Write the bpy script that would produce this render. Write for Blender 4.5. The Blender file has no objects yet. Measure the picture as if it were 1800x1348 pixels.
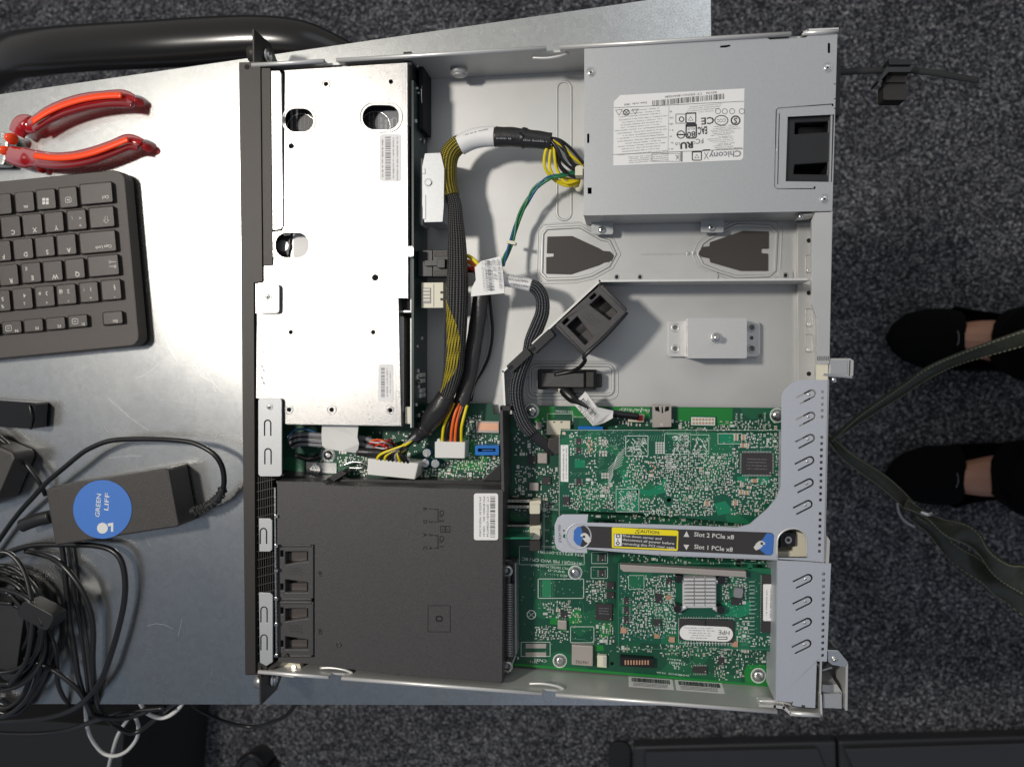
import bpy, math, random
from mathutils import Vector, Matrix, Euler
from mathutils.geometry import tessellate_polygon
R = random.Random(7)
C = bpy.context.scene.collection
S = bpy.context.scene
# ---------------------------------------------------------------- camera
CAM = Vector((0.268908, 0.235353, 0.524678)); ROT = Euler((-0.04502, 0.151434, 0.00542)); F = 1267.606
cd = bpy.data.cameras.new('camera'); cam = bpy.data.objects.new('camera', cd); C.objects.link(cam)
cam.location = CAM; cam.rotation_euler = ROT
cd.sensor_width = 36; cd.lens = 36 * F / 1800; cd.clip_start = 0.01; cd.clip_end = 50
cd.dof.use_dof = True; cd.dof.focus_distance = 0.51; cd.dof.aperture_fstop = 8
S.camera = cam
# ---------------------------------------------------------------- light
w = bpy.data.worlds.new('World'); S.world = w; w.use_nodes = True
nt = w.node_tree; bg = nt.nodes['Background']
tc = nt.nodes.new('ShaderNodeTexCoord'); gr = nt.nodes.new('ShaderNodeSeparateXYZ')
nt.links.new(tc.outputs['Generated'], gr.inputs[0])
cr = nt.nodes.new('ShaderNodeValToRGB'); mr = nt.nodes.new('ShaderNodeMapRange'); mr.inputs['From Min'].default_value = -0.5; mr.inputs['From Max'].default_value = 0.5
nt.links.new(gr.outputs['Y'], mr.inputs[0]); nt.links.new(mr.outputs[0], cr.inputs[0])
cr.color_ramp.elements[0].color = (0.33, 0.37, 0.46, 1); cr.color_ramp.elements[1].color = (0.52, 0.52, 0.50, 1)
vd = nt.nodes.new('ShaderNodeVectorMath'); vd.operation = 'DOT_PRODUCT'; nt.links.new(tc.outputs['Generated'], vd.inputs[0]); vd.inputs[1].default_value = Vector((-.48, -.52, .70)).normalized()
m2 = nt.nodes.new('ShaderNodeMapRange'); m2.interpolation_type = 'SMOOTHSTEP'; m2.inputs['From Min'].default_value = .80; m2.inputs['From Max'].default_value = .985; nt.links.new(vd.outputs['Value'], m2.inputs[0])
mxw = nt.nodes.new('ShaderNodeMix'); mxw.data_type = 'RGBA'; nt.links.new(m2.outputs[0], mxw.inputs[0]); nt.links.new(cr.outputs[0], mxw.inputs[6]); mxw.inputs[7].default_value = (.11, .135, .175, 1)
nt.links.new(mxw.outputs[2], bg.inputs[0]); bg.inputs[1].default_value = 0.68
def area(name, loc, aim, size, power, col):
    l = bpy.data.lights.new(name, 'AREA'); l.shape = 'ELLIPSE'; l.size = size[0]; l.size_y = size[1]; l.energy = power; l.color = col
    o = bpy.data.objects.new(name, l); C.objects.link(o); o.location = loc
    o.rotation_euler = (Vector(aim) - Vector(loc)).to_track_quat('-Z', 'Y').to_euler(); return o
area('ceiling_lamp', (-0.66, 0.55, 1.45), (0.2, 0.2, 0), (0.17, 0.17), 19.5, (1.0, 0.945, 0.865))
area('cool_fill', (0.9, 1.6, 2.0), (0.3, 0.2, 0), (1.2, 1.2), 3, (0.80, 0.88, 1.0))  # broad cool fill added for the ambient light, not a real window
S.view_settings.view_transform = 'Standard'; S.view_settings.look = 'None'
S.view_settings.exposure = 0.0; S.view_settings.gamma = 1.0
# ---------------------------------------------------------------- where a pixel's ray meets a height
RM = ROT.to_matrix()
def P(x, y, z=0.0):
    d = RM @ Vector(((x - 900) / F, -(y - 674) / F, -1)); t = (z - CAM.z) / d.z; return CAM + d * t
def SC(z): return (CAM.z - z) / F * 1.01          # metres per pixel at height z
# ---------------------------------------------------------------- materials
def mat(name, col, metal=0.0, rough=0.5, bump=0.0, bscale=800, var=0.0, vscale=40, trans=0.0, emis=None, spec=None, rvar=0.0, coat=0, sss=0, aniso=0, kind='noise'):
    m = bpy.data.materials.new(name); m.use_nodes = True; n = m.node_tree; b = n.nodes['Principled BSDF']
    b.inputs['Base Color'].default_value = (*col, 1); b.inputs['Metallic'].default_value = metal; b.inputs['Roughness'].default_value = rough
    if spec is not None: b.inputs['Specular IOR Level'].default_value = spec
    if trans: b.inputs['Transmission Weight'].default_value = trans
    if coat: b.inputs['Coat Weight'].default_value = coat; b.inputs['Coat Roughness'].default_value = .1
    g = n.nodes.new('ShaderNodeNewGeometry')
    def tex(scale, det=3):
        t = n.nodes.new('ShaderNodeTexNoise'); t.inputs['Scale'].default_value = scale; t.inputs['Detail'].default_value = det
        n.links.new(g.outputs['Position'], t.inputs['Vector']); return t
    if var:
        if kind == 'voronoi':
            t = n.nodes.new('ShaderNodeTexVoronoi'); t.inputs['Scale'].default_value = vscale; n.links.new(g.outputs['Position'], t.inputs['Vector'])
            sp = n.nodes.new('ShaderNodeSeparateColor'); n.links.new(t.outputs['Color'], sp.inputs[0]); src = sp.outputs[0]
        else: src = tex(vscale, 5).outputs[0]
        k = n.nodes.new('ShaderNodeMapRange'); n.links.new(src, k.inputs[0])
        k.inputs['From Min'].default_value = 0.25 if kind != 'voronoi' else 0; k.inputs['From Max'].default_value = 0.75 if kind != 'voronoi' else 1
        k.inputs['To Min'].default_value = 1 - var; k.inputs['To Max'].default_value = 1 + var
        mx = n.nodes.new('ShaderNodeVectorMath'); mx.operation = 'SCALE'; mx.inputs[0].default_value = col
        n.links.new(k.outputs[0], mx.inputs['Scale']); n.links.new(mx.outputs[0], b.inputs['Base Color'])
    if rvar:
        t = tex(vscale * 1.7, 4); k = n.nodes.new('ShaderNodeMapRange'); n.links.new(t.outputs[0], k.inputs[0])
        k.inputs['From Min'].default_value = .3; k.inputs['From Max'].default_value = .7
        k.inputs['To Min'].default_value = rough - rvar; k.inputs['To Max'].default_value = rough + rvar
        n.links.new(k.outputs[0], b.inputs['Roughness'])
    if bump:
        t = tex(bscale, 4); bp = n.nodes.new('ShaderNodeBump'); bp.inputs['Strength'].default_value = bump; bp.inputs['Distance'].default_value = 0.0004
        n.links.new(t.outputs[0], bp.inputs['Height']); n.links.new(bp.outputs[0], b.inputs['Normal'])
    if emis: b.inputs['Emission Color'].default_value = (*emis[0], 1); b.inputs['Emission Strength'].default_value = emis[1]
    return m
M = {}
M['mount'] = mat('zinc_bracket', (.66, .655, .645), .65, .40, .15, 2200, .04, 900)
M['chassis'] = mat('galvanised_sheet', (.54, .54, .53), .5, .48, .12, 1500, .05, 25, rvar=.05)
M['slotplate'] = mat('blue_grey_sheet', (.56, .58, .63), .6, .5, .2, 3000, .03, 900)
M['psu'] = mat('satin_sheet', (.46, .47, .478), .6, .48, .2, 3000, .05, 900, rvar=.03)
M['cage'] = mat('cage_sheet', (.50, .49, .48), .9, .33, .22, 2200, .10, 500, rvar=.06)
M['edge'] = mat('sheet_edge', (.74, .73, .71), .6, .42)
M['steel'] = mat('bright_steel', (.7, .7, .68), 1, .25, rvar=.08, vscale=600)
M['steel_dull'] = mat('dull_steel', (.42, .42, .42), .9, .42)
M['bezel'] = mat('dark_painted_steel', (.036, .032, .029), .3, .45, .35, 3500, .12, 1400)
M['shroud'] = mat('textured_black_plastic', (.052, .048, .049), 0, .42, .5, 2800, .25, 1200)
M['black'] = mat('black_plastic', (.012, .012, .013), 0, .4, .2, 2000)
M['blackgloss'] = mat('glossy_black', (.012, .012, .013), 0, .18)
M['dark'] = mat('recess_shade', (.006, .006, .007), 0, .8)  # near-black colour standing in for shade in holes, gaps and recesses
M['rubber'] = mat('black_rubber', (.016, .016, .017), 0, .5, .3, 1500)
M['pad'] = mat('brown_black_pad', (.045, .038, .035), 0, .6, .3, 2500)
M['white'] = mat('white_plastic', (.72, .71, .68), 0, .4, sss=0)
M['cream'] = mat('cream_plastic', (.70, .66, .52), 0, .4)
M['paper'] = mat('white_label_paper', (.80, .79, .78), 0, .55, .1, 900)
M['ink'] = mat('black_ink', (.03, .03, .035), 0, .6)
M['greyink'] = mat('grey_ink', (.22, .22, .24), 0, .6)
M['whiteink'] = mat('white_ink', (.62, .62, .60), 0, .6)
M['blue'] = mat('blue_plastic', (.01, .16, .55), 0, .35)
M['bluelabel'] = mat('blue_print', (.045, .16, .50), 0, .45)
M['yellow'] = mat('yellow_insulation', (.80, .64, .01), 0, .4)
M['yellowlabel'] = mat('yellow_print', (.85, .72, .01), 0, .45)
M['orange'] = mat('orange_insulation', (.9, .16, .03), 0, .4)
M['redwire'] = mat('red_insulation', (.5, .02, .02), 0, .4)
M['greenwire'] = mat('green_insulation', (.015, .16, .06), 0, .35)
M['bluewire'] = mat('blue_insulation', (.02, .10, .22), 0, .35)
M['greywire'] = mat('grey_insulation', (.30, .30, .31), 0, .45)
M['blackwire'] = mat('black_insulation', (.009, .009, .010), 0, .34)
M['whitewire'] = mat('white_insulation', (.6, .6, .58), 0, .45)
M['shrink'] = mat('heat_shrink', (.022, .021, .022), 0, .36, .5, 500)
M['solder'] = mat('solder_pad', (.74, .76, .70), .55, .4)
M['pins'] = mat('chip_pins', (.72, .73, .68), .8, .3)
M['smd_tan'] = mat('tan_capacitor', (.42, .25, .14), 0, .45)
M['smd_dark'] = mat('dark_resistor', (.03, .03, .032), 0, .4)
M['smd_grey'] = mat('grey_component', (.55, .55, .49), .2, .4)
M['chip'] = mat('chip_epoxy', (.035, .032, .033), 0, .42, .2, 2500)
M['inductor'] = mat('inductor_shell', (.42, .38, .35), .3, .45, .3, 1500)
M['copper'] = mat('copper_pad', (.75, .42, .28), .6, .4)
M['silk'] = mat('silkscreen', (.60, .68, .62), 0, .6)
M['trace'] = mat('green_copper_trace', (.012, .22, .085), 0, .3)  # traces are a lighter green than the board
M['trace2'] = mat('pale_copper_trace', (.08, .26, .16), 0, .35)
M['plane'] = mat('green_copper_pour', (.012, .20, .035), 0, .3)
M['plane2'] = mat('teal_copper_pour', (.008, .20, .10), 0, .3)
M['heatsink'] = mat('white_anodised', (.68, .68, .68), .3, .4)
M['key'] = mat('key_plastic', (.056, .047, .041), 0, .42, .3, 2500, .15, 1200)
M['keybase'] = mat('keyboard_shell', (.054, .045, .039), 0, .5, .4, 2200, .15, 1200)
M['red'] = mat('clear_red_grip', (.50, .007, .010), 0, .12, trans=.45)
M['orangegrip'] = mat('orange_grip', (.95, .07, .01), 0, .25)
M['darkred'] = mat('shaded_red_grip', (.25, .004, .006), 0, .15, trans=.3)  # darker copy of the red grip, paints shade along its lower side
M['adapter'] = mat('adapter_shell', (.034, .030, .028), 0, .45, .8, 1800)
M['olive'] = mat('olive_leather', (.040, .043, .030), 0, .38, .7, 700, .25, 150)
M['stitch'] = mat('pale_stitching', (.30, .29, .20), 0, .6)
M['skin'] = mat('skin', (.50, .25, .165), 0, .5, .2, 300, .06, 40)
M['cloth'] = mat('black_cloth', (.005, .005, .006), 0, .95, .5, 900, spec=.1)
M['shoe'] = mat('black_suede', (.003, .003, .0035), 0, .9, .4, 900, spec=.12)
M['chair'] = mat('glossy_tube', (.012, .011, .011), 0, .22)
M['drawer'] = mat('dark_grey_laminate', (.028, .029, .033), 0, .5, .2, 600)
def pcb_mat(name, c1, c2, scale):
    m = mat(name, c1, 0, .33); n = m.node_tree; b = n.nodes['Principled BSDF']; g = n.nodes.new('ShaderNodeNewGeometry')
    br = n.nodes.new('ShaderNodeTexVoronoi'); br.distance = 'MANHATTAN'; br.feature = 'F1'; br.inputs['Scale'].default_value = scale
    n.links.new(g.outputs['Position'], br.inputs['Vector'])
    t = n.nodes.new('ShaderNodeTexNoise'); t.inputs['Scale'].default_value = 38; t.inputs['Detail'].default_value = 1; n.links.new(g.outputs['Position'], t.inputs['Vector'])
    r = n.nodes.new('ShaderNodeValToRGB'); r.color_ramp.interpolation = 'CONSTANT'
    r.color_ramp.elements[0].color = (*c1, 1); r.color_ramp.elements[1].position = .56; r.color_ramp.elements[1].color = (*c2, 1)
    n.links.new(t.outputs[0], r.inputs[0])
    r2 = n.nodes.new('ShaderNodeValToRGB'); r2.color_ramp.elements[0].position = .04; r2.color_ramp.elements[1].position = .055
    r2.color_ramp.elements[0].color = (1.9, 1.5, 1.7, 1); r2.color_ramp.elements[1].color = (1, 1, 1, 1)
    n.links.new(br.outputs['Distance'], r2.inputs[0])
    mx = n.nodes.new('ShaderNodeMix'); mx.data_type = 'RGBA'; mx.blend_type = 'MULTIPLY'; mx.inputs[0].default_value = 1
    n.links.new(r.outputs[0], mx.inputs[6]); n.links.new(r2.outputs[0], mx.inputs[7]); n.links.new(mx.outputs[2], b.inputs['Base Color'])
    return m
M['pcb'] = pcb_mat('green_board', (.007, .072, .040), (.011, .11, .050), 420)
M['pcb2'] = pcb_mat('green_card', (.006, .085, .048), (.010, .135, .062), 500)
M['pcbdark'] = mat('dark_green_board', (.006, .024, .022), 0, .35, var=.3, vscale=200)
def braid(name, dark, light, cu=7.0, cv=26.0, thr=.5, yel=None):
    m = mat(name, dark, 0, .38); n = m.node_tree; b = n.nodes['Principled BSDF']
    uv = n.nodes.new('ShaderNodeUVMap'); sp = n.nodes.new('ShaderNodeSeparateXYZ'); n.links.new(uv.outputs[0], sp.inputs[0])
    def mth(op, a, bb=None, c=None):
        k = n.nodes.new('ShaderNodeMath'); k.operation = op
        for i, v in enumerate((a, bb, c)):
            if v is None: continue
            if isinstance(v, (int, float)): k.inputs[i].default_value = v
            else: n.links.new(v, k.inputs[i])
        return k.outputs[0]
    u = mth('MULTIPLY', sp.outputs[0], cu * 6.2832); v = mth('MULTIPLY', sp.outputs[1], cv * 6.2832)
    a = mth('SINE', mth('ADD', u, v)); c = mth('SINE', mth('SUBTRACT', u, v)); h = mth('MULTIPLY', a, c)
    hi = mth('MAXIMUM', a, c)
    r = n.nodes.new('ShaderNodeValToRGB'); r.color_ramp.elements[0].position = thr; r.color_ramp.elements[1].position = thr + .3
    r.color_ramp.elements[0].color = (*dark, 1); r.color_ramp.elements[1].color = (*light, 1); n.links.new(mth('MULTIPLY', mth('ADD', h, 1), .5), r.inputs[0])
    out = r.outputs[0]
    if yel:   # yellow wires showing through the net between two stations along the sleeve
        u0, u1 = yel
        lng = mth('MULTIPLY', mth('GREATER_THAN', sp.outputs[0], u0), mth('LESS_THAN', sp.outputs[0], u1))
        # band drifting round the sleeve
        ctr = mth('ADD', mth('MULTIPLY', mth('SINE', mth('MULTIPLY', mth('DIVIDE', mth('SUBTRACT', sp.outputs[0], u0), u1 - u0), 3.1416)), .20), .06)
        dv = mth('ABSOLUTE', mth('SUBTRACT', sp.outputs[1], ctr)); wdt = mth('MULTIPLY', mth('SINE', mth('MULTIPLY', mth('DIVIDE', mth('SUBTRACT', sp.outputs[0], u0), u1 - u0), 3.1416)), .11)
        inb = mth('MULTIPLY', lng, mth('LESS_THAN', dv, wdt)); fi = mth('MULTIPLY', inb, mth('GREATER_THAN', mth('ADD', mth('MULTIPLY', h, .9), mth('SINE', mth('ADD', mth('MULTIPLY', sp.outputs[1], 150.0), mth('MULTIPLY', sp.outputs[0], 5.0)))), -.35))
        mx = n.nodes.new('ShaderNodeMix'); mx.data_type = 'RGBA'; n.links.new(fi, mx.inputs[0]); n.links.new(out, mx.inputs[6]); mx.inputs[7].default_value = (.42, .33, .012, 1); out = mx.outputs[2]
    n.links.new(out, b.inputs['Base Color'])
    bp = n.nodes.new('ShaderNodeBump'); bp.inputs['Strength'].default_value = .8; bp.inputs['Distance'].default_value = .0006; n.links.new(h, bp.inputs['Height']); n.links.new(bp.outputs[0], b.inputs['Normal'])
    return m
M['braid'] = braid('braided_sleeve', (.009, .009, .011), (.42, .44, .47), 5.2, 8, .70, None)
M['braidy'] = braid('braided_sleeve_yellow', (.009, .009, .010), (.36, .35, .33), 4.2, 11, .72, (7.5, 14.8))
M['braidyy'] = braid('braided_sleeve_tight', (.012, .011, .010), (.50, .40, .02), 5.5, 10, .42, None)
# ---------------------------------------------------------------- mesh builder
ORG = {}
class MB:
    def __init__(s): s.v = []; s.f = []; s.mi = []; s.sm = []; s.uv = []; s.mats = []
    def add(s, vs, fs, m, smooth=False, uvs=None):
        m = M[m] if isinstance(m, str) else m
        if m not in s.mats: s.mats.append(m)
        k = s.mats.index(m); o = len(s.v); s.v += [Vector(v) for v in vs]
        for i, f in enumerate(fs):
            s.f.append([a + o for a in f]); s.mi.append(k); s.sm.append(smooth); s.uv.append(uvs[i] if uvs else None)
        return s
    def build(s, name, parent=None, bevel=0.0, **props):
        if parent is None:
            xs = [v.x for v in s.v]; ys = [v.y for v in s.v]; zs = [v.z for v in s.v]
            o = Vector(((min(xs) + max(xs)) / 2, (min(ys) + max(ys)) / 2, min(zs)))
        else: o = ORG[parent.name]
        me = bpy.data.meshes.new(name); me.from_pydata([tuple(v - o) for v in s.v], [], s.f)
        for m in s.mats: me.materials.append(m)
        me.polygons.foreach_set('material_index', s.mi); me.polygons.foreach_set('use_smooth', s.sm)
        if any(u for u in s.uv):
            l = me.uv_layers.new(name='UVMap')
            for p, u in zip(me.polygons, s.uv):
                if u:
                    for li, c in zip(p.loop_indices, u): l.data[li].uv = c
        me.update()
        ob = bpy.data.objects.new(name, me); C.objects.link(ob)
        if parent: ob.parent = parent
        else: ob.location = o
        ORG[ob.name] = o
        if bevel:
            b = ob.modifiers.new('bevel', 'BEVEL'); b.width = bevel; b.segments = 2; b.limit_method = 'ANGLE'; b.angle_limit = .7; b.harden_normals = False
        for k, v in props.items(): ob[k] = v
        return ob
def thing(name, label, cat, loc, group=None):
    o = bpy.data.objects.new(name, None); C.objects.link(o); o.location = loc; o.empty_display_size = .01
    o['label'] = label; o['category'] = cat
    if group: o['group'] = group
    ORG[o.name] = Vector(loc); return o
def tag(o, label, cat, group=None):
    o['label'] = label; o['category'] = cat
    if group: o['group'] = group
    return o
def rr(x0, y0, x1, y1, r=3, n=4):
    x0, x1 = min(x0, x1), max(x0, x1); y0, y1 = min(y0, y1), max(y0, y1); r = min(r, (x1 - x0) / 2, (y1 - y0) / 2); o = []
    for cx, cy, a in ((x1 - r, y0 + r, -90), (x1 - r, y1 - r, 0), (x0 + r, y1 - r, 90), (x0 + r, y0 + r, 180)):
        for i in range(n + 1):
            t = math.radians(a + 90 * i / n); o.append((cx + r * math.cos(t), cy + r * math.sin(t)))
    return o
def circ(x, y, r, n=16, ry=None): return [(x + r * math.cos(2 * math.pi * i / n), y + (ry or r) * math.sin(2 * math.pi * i / n)) for i in range(n)]
def rotp(pts, cx, cy, deg):
    a = math.radians(deg); c, s_ = math.cos(a), math.sin(a); return [(cx + (x - cx) * c - (y - cy) * s_, cy + (x - cx) * s_ + (y - cy) * c) for x, y in pts]
def rrc(cx, cy, w, h, deg=0, r=2): return rotp(rr(cx - w / 2, cy - h / 2, cx + w / 2, cy + h / 2, r), cx, cy, deg)
def uslit(x, y, L, wd, t, deg):      # a U-shaped slit: round end at (x, y), legs of length L pointing along deg
    out = []; r1 = wd / 2 + t / 2; r0 = wd / 2 - t / 2
    out.append((L, -r1)); out += [(-r1 * math.sin(math.radians(k)), -r1 * math.cos(math.radians(k))) for k in range(0, 181, 20)]; out.append((L, r1)); out.append((L, r0))
    out += [(-r0 * math.sin(math.radians(k)), r0 * math.cos(math.radians(k))) for k in range(0, 181, 20)]; out.append((L, -r0))
    a = math.radians(deg); c, s_ = math.cos(a), math.sin(a); return [(x + p * c - q * s_, y + p * s_ + q * c) for p, q in out]
def wprism(mb, pts, z0, z1, m, holes=(), bottom=True, zt=None):
    """pts: world xy; z1 top height (or zt(x,y))."""
    loops = [list(pts)] + [list(h) for h in holes]
    fl = [[Vector((p[0], p[1], 0)) for p in l] for l in loops]
    tri = tessellate_polygon(fl); flat = [p for l in fl for p in l]; n = len(flat)
    top = [Vector((p.x, p.y, zt(p.x, p.y) if zt else z1)) for p in flat]; bot = [Vector((p.x, p.y, z0)) for p in flat]
    fs = []
    for t in tri:
        a, b, c = t; cr_ = (flat[b] - flat[a]).cross(flat[c] - flat[a]).z
        fs.append((a, b, c) if cr_ > 0 else (a, c, b))
    if bottom: fs += [tuple(n + i for i in reversed(f)) for f in fs[:len(tri)]]
    o = 0
    for li, l in enumerate(fl):
        k = len(l); area_ = sum(l[i].x * l[(i + 1) % k].y - l[(i + 1) % k].x * l[i].y for i in range(k)); ccw = area_ > 0
        if li: ccw = not ccw
        for i in range(k):
            a, b = o + i, o + (i + 1) % k
            fs.append((a, n + a, n + b, b)[::-1] if not ccw else (a, n + a, n + b, b))
        o += k
    mb.add(top + bot, fs, m); return mb
def prism(mb, pts, z0, z1, m, holes=(), bottom=True):
    q = lambda l: [P(x, y, z1).xy for x, y in l]
    return wprism(mb, q(pts), z0, z1, m, [q(h) for h in holes], bottom)
def wbox(mb, x0, y0, x1, y1, z0, z1, m):
    x0, x1 = sorted((x0, x1)); y0, y1 = sorted((y0, y1))
    return wprism(mb, [(x0, y0), (x1, y0), (x1, y1), (x0, y1)], z0, z1, m)
def box(mb, x0, y0, x1, y1, z0, z1, m):
    a, b = P(x0, y0, z1), P(x1, y1, z1); return wbox(mb, a.x, a.y, b.x, b.y, z0, z1, m)
def cyl(mb, x, y, r, z0, z1, m, n=16): return prism(mb, circ(x, y, r, n), z0, z1, m)
def dome(mb, x, y, r, z, h, m, n=16):
    c = P(x, y, z); rr_ = r * SC(z); vs = []; fs = []; K = 4
    for k in range(K):
        a = k / K * math.pi / 2
        vs += [c + Vector((rr_ * math.cos(a) * math.cos(2 * math.pi * i / n), rr_ * math.cos(a) * math.sin(2 * math.pi * i / n), h * math.sin(a))) for i in range(n)]
    vs.append(c + Vector((0, 0, h)))
    for k in range(K - 1):
        for i in range(n): fs.append((k * n + i, k * n + (i + 1) % n, (k + 1) * n + (i + 1) % n, (k + 1) * n + i))
    for i in range(n): fs.append(((K - 1) * n + i, (K - 1) * n + (i + 1) % n, K * n))
    mb.add(vs, fs, m, True)
def smooth_path(pts, sub=6):
    pts = [Vector(p) for p in pts]; o = []
    n = len(pts)
    for i in range(n - 1):
        p0, p1, p2, p3 = pts[max(i - 1, 0)], pts[i], pts[i + 1], pts[min(i + 2, n - 1)]
        for k in range(sub):
            t = k / sub; o.append(.5 * ((2 * p1) + (p2 - p0) * t + (2 * p0 - 5 * p1 + 4 * p2 - p3) * t * t + (3 * p1 - p0 - 3 * p2 + p3) * t ** 3))
    o.append(pts[-1]); return o
def wtube(mb, pts, rad, m, seg=8, flat=1.0, caps=True, ulen=.01, rads=None, wob=0.0, smooth=True):
    """sweep; flat scales the section's vertical half-axis."""
    n = len(pts); vs = []; fs = []; uv = []; u = 0; us = []
    prevs = None
    for i, p in enumerate(pts):
        t = (pts[min(i + 1, n - 1)] - pts[max(i - 1, 0)]); t = t.normalized() if t.length > 1e-9 else Vector((1, 0, 0))
        side = t.cross(Vector((0, 0, 1)))
        if side.length < .15: side = prevs if prevs else Vector((1, 0, 0))
        side.normalize()
        if prevs and side.dot(prevs) < 0: side = -side
        prevs = side; up = side.cross(t).normalized()
        r = rads[i] if rads else rad
        if i: u += (p - pts[i - 1]).length
        us.append(u / ulen)
        for k in range(seg):
            a = 2 * math.pi * k / seg; q = 1 + (wob * math.sin(5 * a + i) if wob else 0)
            vs.append(p + side * (r * q * math.cos(a)) + up * (r * q * flat * math.sin(a)))
    for i in range(n - 1):
        for k in range(seg):
            k2 = (k + 1) % seg; fs.append((i * seg + k, i * seg + k2, (i + 1) * seg + k2, (i + 1) * seg + k))
            uv.append(((us[i], k / seg), (us[i], (k + 1) / seg), (us[i + 1], (k + 1) / seg), (us[i + 1], k / seg)))
    if caps: fs += [tuple(range(seg))[::-1], tuple((n - 1) * seg + k for k in range(seg))]; uv += [tuple((0, 0) for _ in range(seg))] * 2
    mb.add(vs, fs, m, smooth, uv)
def tube(mb, pts, rpx, m, seg=8, sub=6, **k):
    """pts: (px, py, z); rpx radius in pixels at that height."""
    q = [P(*p[:3]) for p in pts]; z = sum(p[2] for p in pts) / len(pts)
    rads = None
    if len(pts[0]) == 4: rr_ = smooth_path([Vector((p[3] * SC(p[2]), 0, 0)) for p in pts], sub); rads = [v.x for v in rr_]
    wtube(mb, smooth_path(q, sub), rpx * SC(z) if rpx else 0, m, seg, rads=rads, **k)
def ring(mb, pts, z, rpx, m, h=.5):          # closed low ridge round a pixel outline (pressed sheet, groove edge)
    q = [P(x, y, z) for x, y in pts]; n = len(q); seg = 6; vs = []; fs = []
    for i in range(n):
        t = (q[(i + 1) % n] - q[i - 1]).normalized(); s_ = t.cross(Vector((0, 0, 1))); r = rpx * SC(z)
        for k in range(seg): a = 2 * math.pi * k / seg; vs.append(q[i] + s_ * r * math.cos(a) + Vector((0, 0, r * h * math.sin(a))))
    for i in range(n):
        j = (i + 1) % n
        for k in range(seg): k2 = (k + 1) % seg; fs.append((i * seg + k, i * seg + k2, j * seg + k2, j * seg + k))
    mb.add(vs, fs, m, True)
def line(mb, pts, z, wpx, m, hh=.00012):      # flat strip along a pixel path
    for (x0, y0), (x1, y1) in zip(pts, pts[1:]):
        a, b = P(x0, y0, z), P(x1, y1, z); t = (b - a)
        if t.length < 1e-6: continue
        s_ = t.normalized().cross(Vector((0, 0, 1))) * wpx * SC(z) / 2; e = t.normalized() * wpx * SC(z) * .5
        u = Vector((0, 0, hh)); mb.add([a - s_ - e + u, a + s_ - e + u, b + s_ + e + u, b - s_ + e + u], [(0, 1, 2, 3)], m)
def sheet(mb, pts, z, m): mb.add([P(x, y, z) for x, y in pts], [tuple(range(len(pts)))[::-1]], m)
_tc = {}
def text(mb, s, x, y, z, h, m, rot=0, align='CENTER', wid=None, bold=0.0):
    """flat lettering of capital height h pixels, baseline-centred at (x, y); rot in degrees anticlockwise in the picture; wid squeezes it."""
    key = (s, align, bold)
    if key not in _tc:
        cu = bpy.data.curves.new('t', 'FONT'); cu.body = s; cu.align_x = align; cu.align_y = 'CENTER'; cu.resolution_u = 2; cu.offset = bold
        ob = bpy.data.objects.new('t', cu); C.objects.link(ob); bpy.context.view_layer.update()
        me = bpy.data.meshes.new_from_object(ob.evaluated_get(bpy.context.evaluated_depsgraph_get()))
        _tc[key] = ([v.co.copy() for v in me.vertices], [tuple(p.vertices) for p in me.polygons])
        bpy.data.objects.remove(ob); bpy.data.curves.remove(cu); bpy.data.meshes.remove(me)
    vs, fs = _tc[key]
    if not vs: return
    xs = [v.x for v in vs]; W = (max(xs) - min(xs)) or 1
    k = h * SC(z) / .70; kx = k if not wid else wid * SC(z) / W; a = math.radians(rot); c = P(x, y, z)
    mb.add([c + Vector((v.x * kx * math.cos(a) - v.y * k * math.sin(a), v.x * kx * math.sin(a) + v.y * k * math.cos(a), 0)) for v in vs], fs, m)
def bars(mb, x, y, z, L, h, m, rot=0, seed=1):    # barcode, centred, long axis L
    r = random.Random(seed); a = math.radians(rot); c = P(x, y, z); k = SC(z); t = -L / 2
    while t < L / 2:
        wd = r.choice((.8, .8, 1.3, 2.0))
        q = [(t, -h / 2), (t + wd, -h / 2), (t + wd, h / 2), (t, h / 2)]; t += wd + r.choice((.8, .9, 1.4, 2.0))
        mb.add([c + Vector((p * k * math.cos(a) - s_ * k * math.sin(a), p * k * math.sin(a) + s_ * k * math.cos(a), 0)) for p, s_ in q], [(0, 1, 2, 3)], m)
def ttext(mb, x, y, z, L, h, m, rot=0, seed=1, glyph=.62):   # a run of print too small to read: tiny broken strokes
    r = random.Random(seed); a = math.radians(rot); c = P(x, y, z); k = SC(z); t = -L / 2
    while t < L / 2:
        wd = h * glyph * r.uniform(.5, 1); 
        if r.random() < .14: t += h * .6; continue
        hh = h * r.uniform(.6, 1); q = [(t, -h / 2), (t + wd, -h / 2), (t + wd, -h / 2 + hh * .38), (t + wd * .4, -h / 2 + hh * .5), (t + wd * .4, -h / 2 + hh), (t, -h / 2 + hh)]; t += wd + h * .18
        mb.add([c + Vector((p * k * math.cos(a) - s_ * k * math.sin(a), p * k * math.sin(a) + s_ * k * math.cos(a), 0)) for p, s_ in q], [(0, 1, 2, 3, 4, 5)], m)
def screw(name, parent, x, y, r, z, h=.0012, m='steel', hex_=True):
    mb = MB(); cyl(mb, x, y, r, z, z + h * .5, m, 20); dome(mb, x, y, r * .85, z + h * .5, h * .6, m, 18)
    c = P(x, y, z + h); k = SC(z)
    s6 = [(c.x + r * .36 * k * (1 if i % 2 else .62) * math.cos(math.pi * i / 6), c.y + r * .36 * k * (1 if i % 2 else .62) * math.sin(math.pi * i / 6)) for i in range(12)]
    wprism(mb, s6, z + h * .8, z + h * 1.15, 'dark'); return mb.build(name, parent)
ZR = .043
W_, D_ = .4346, .3986
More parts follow.
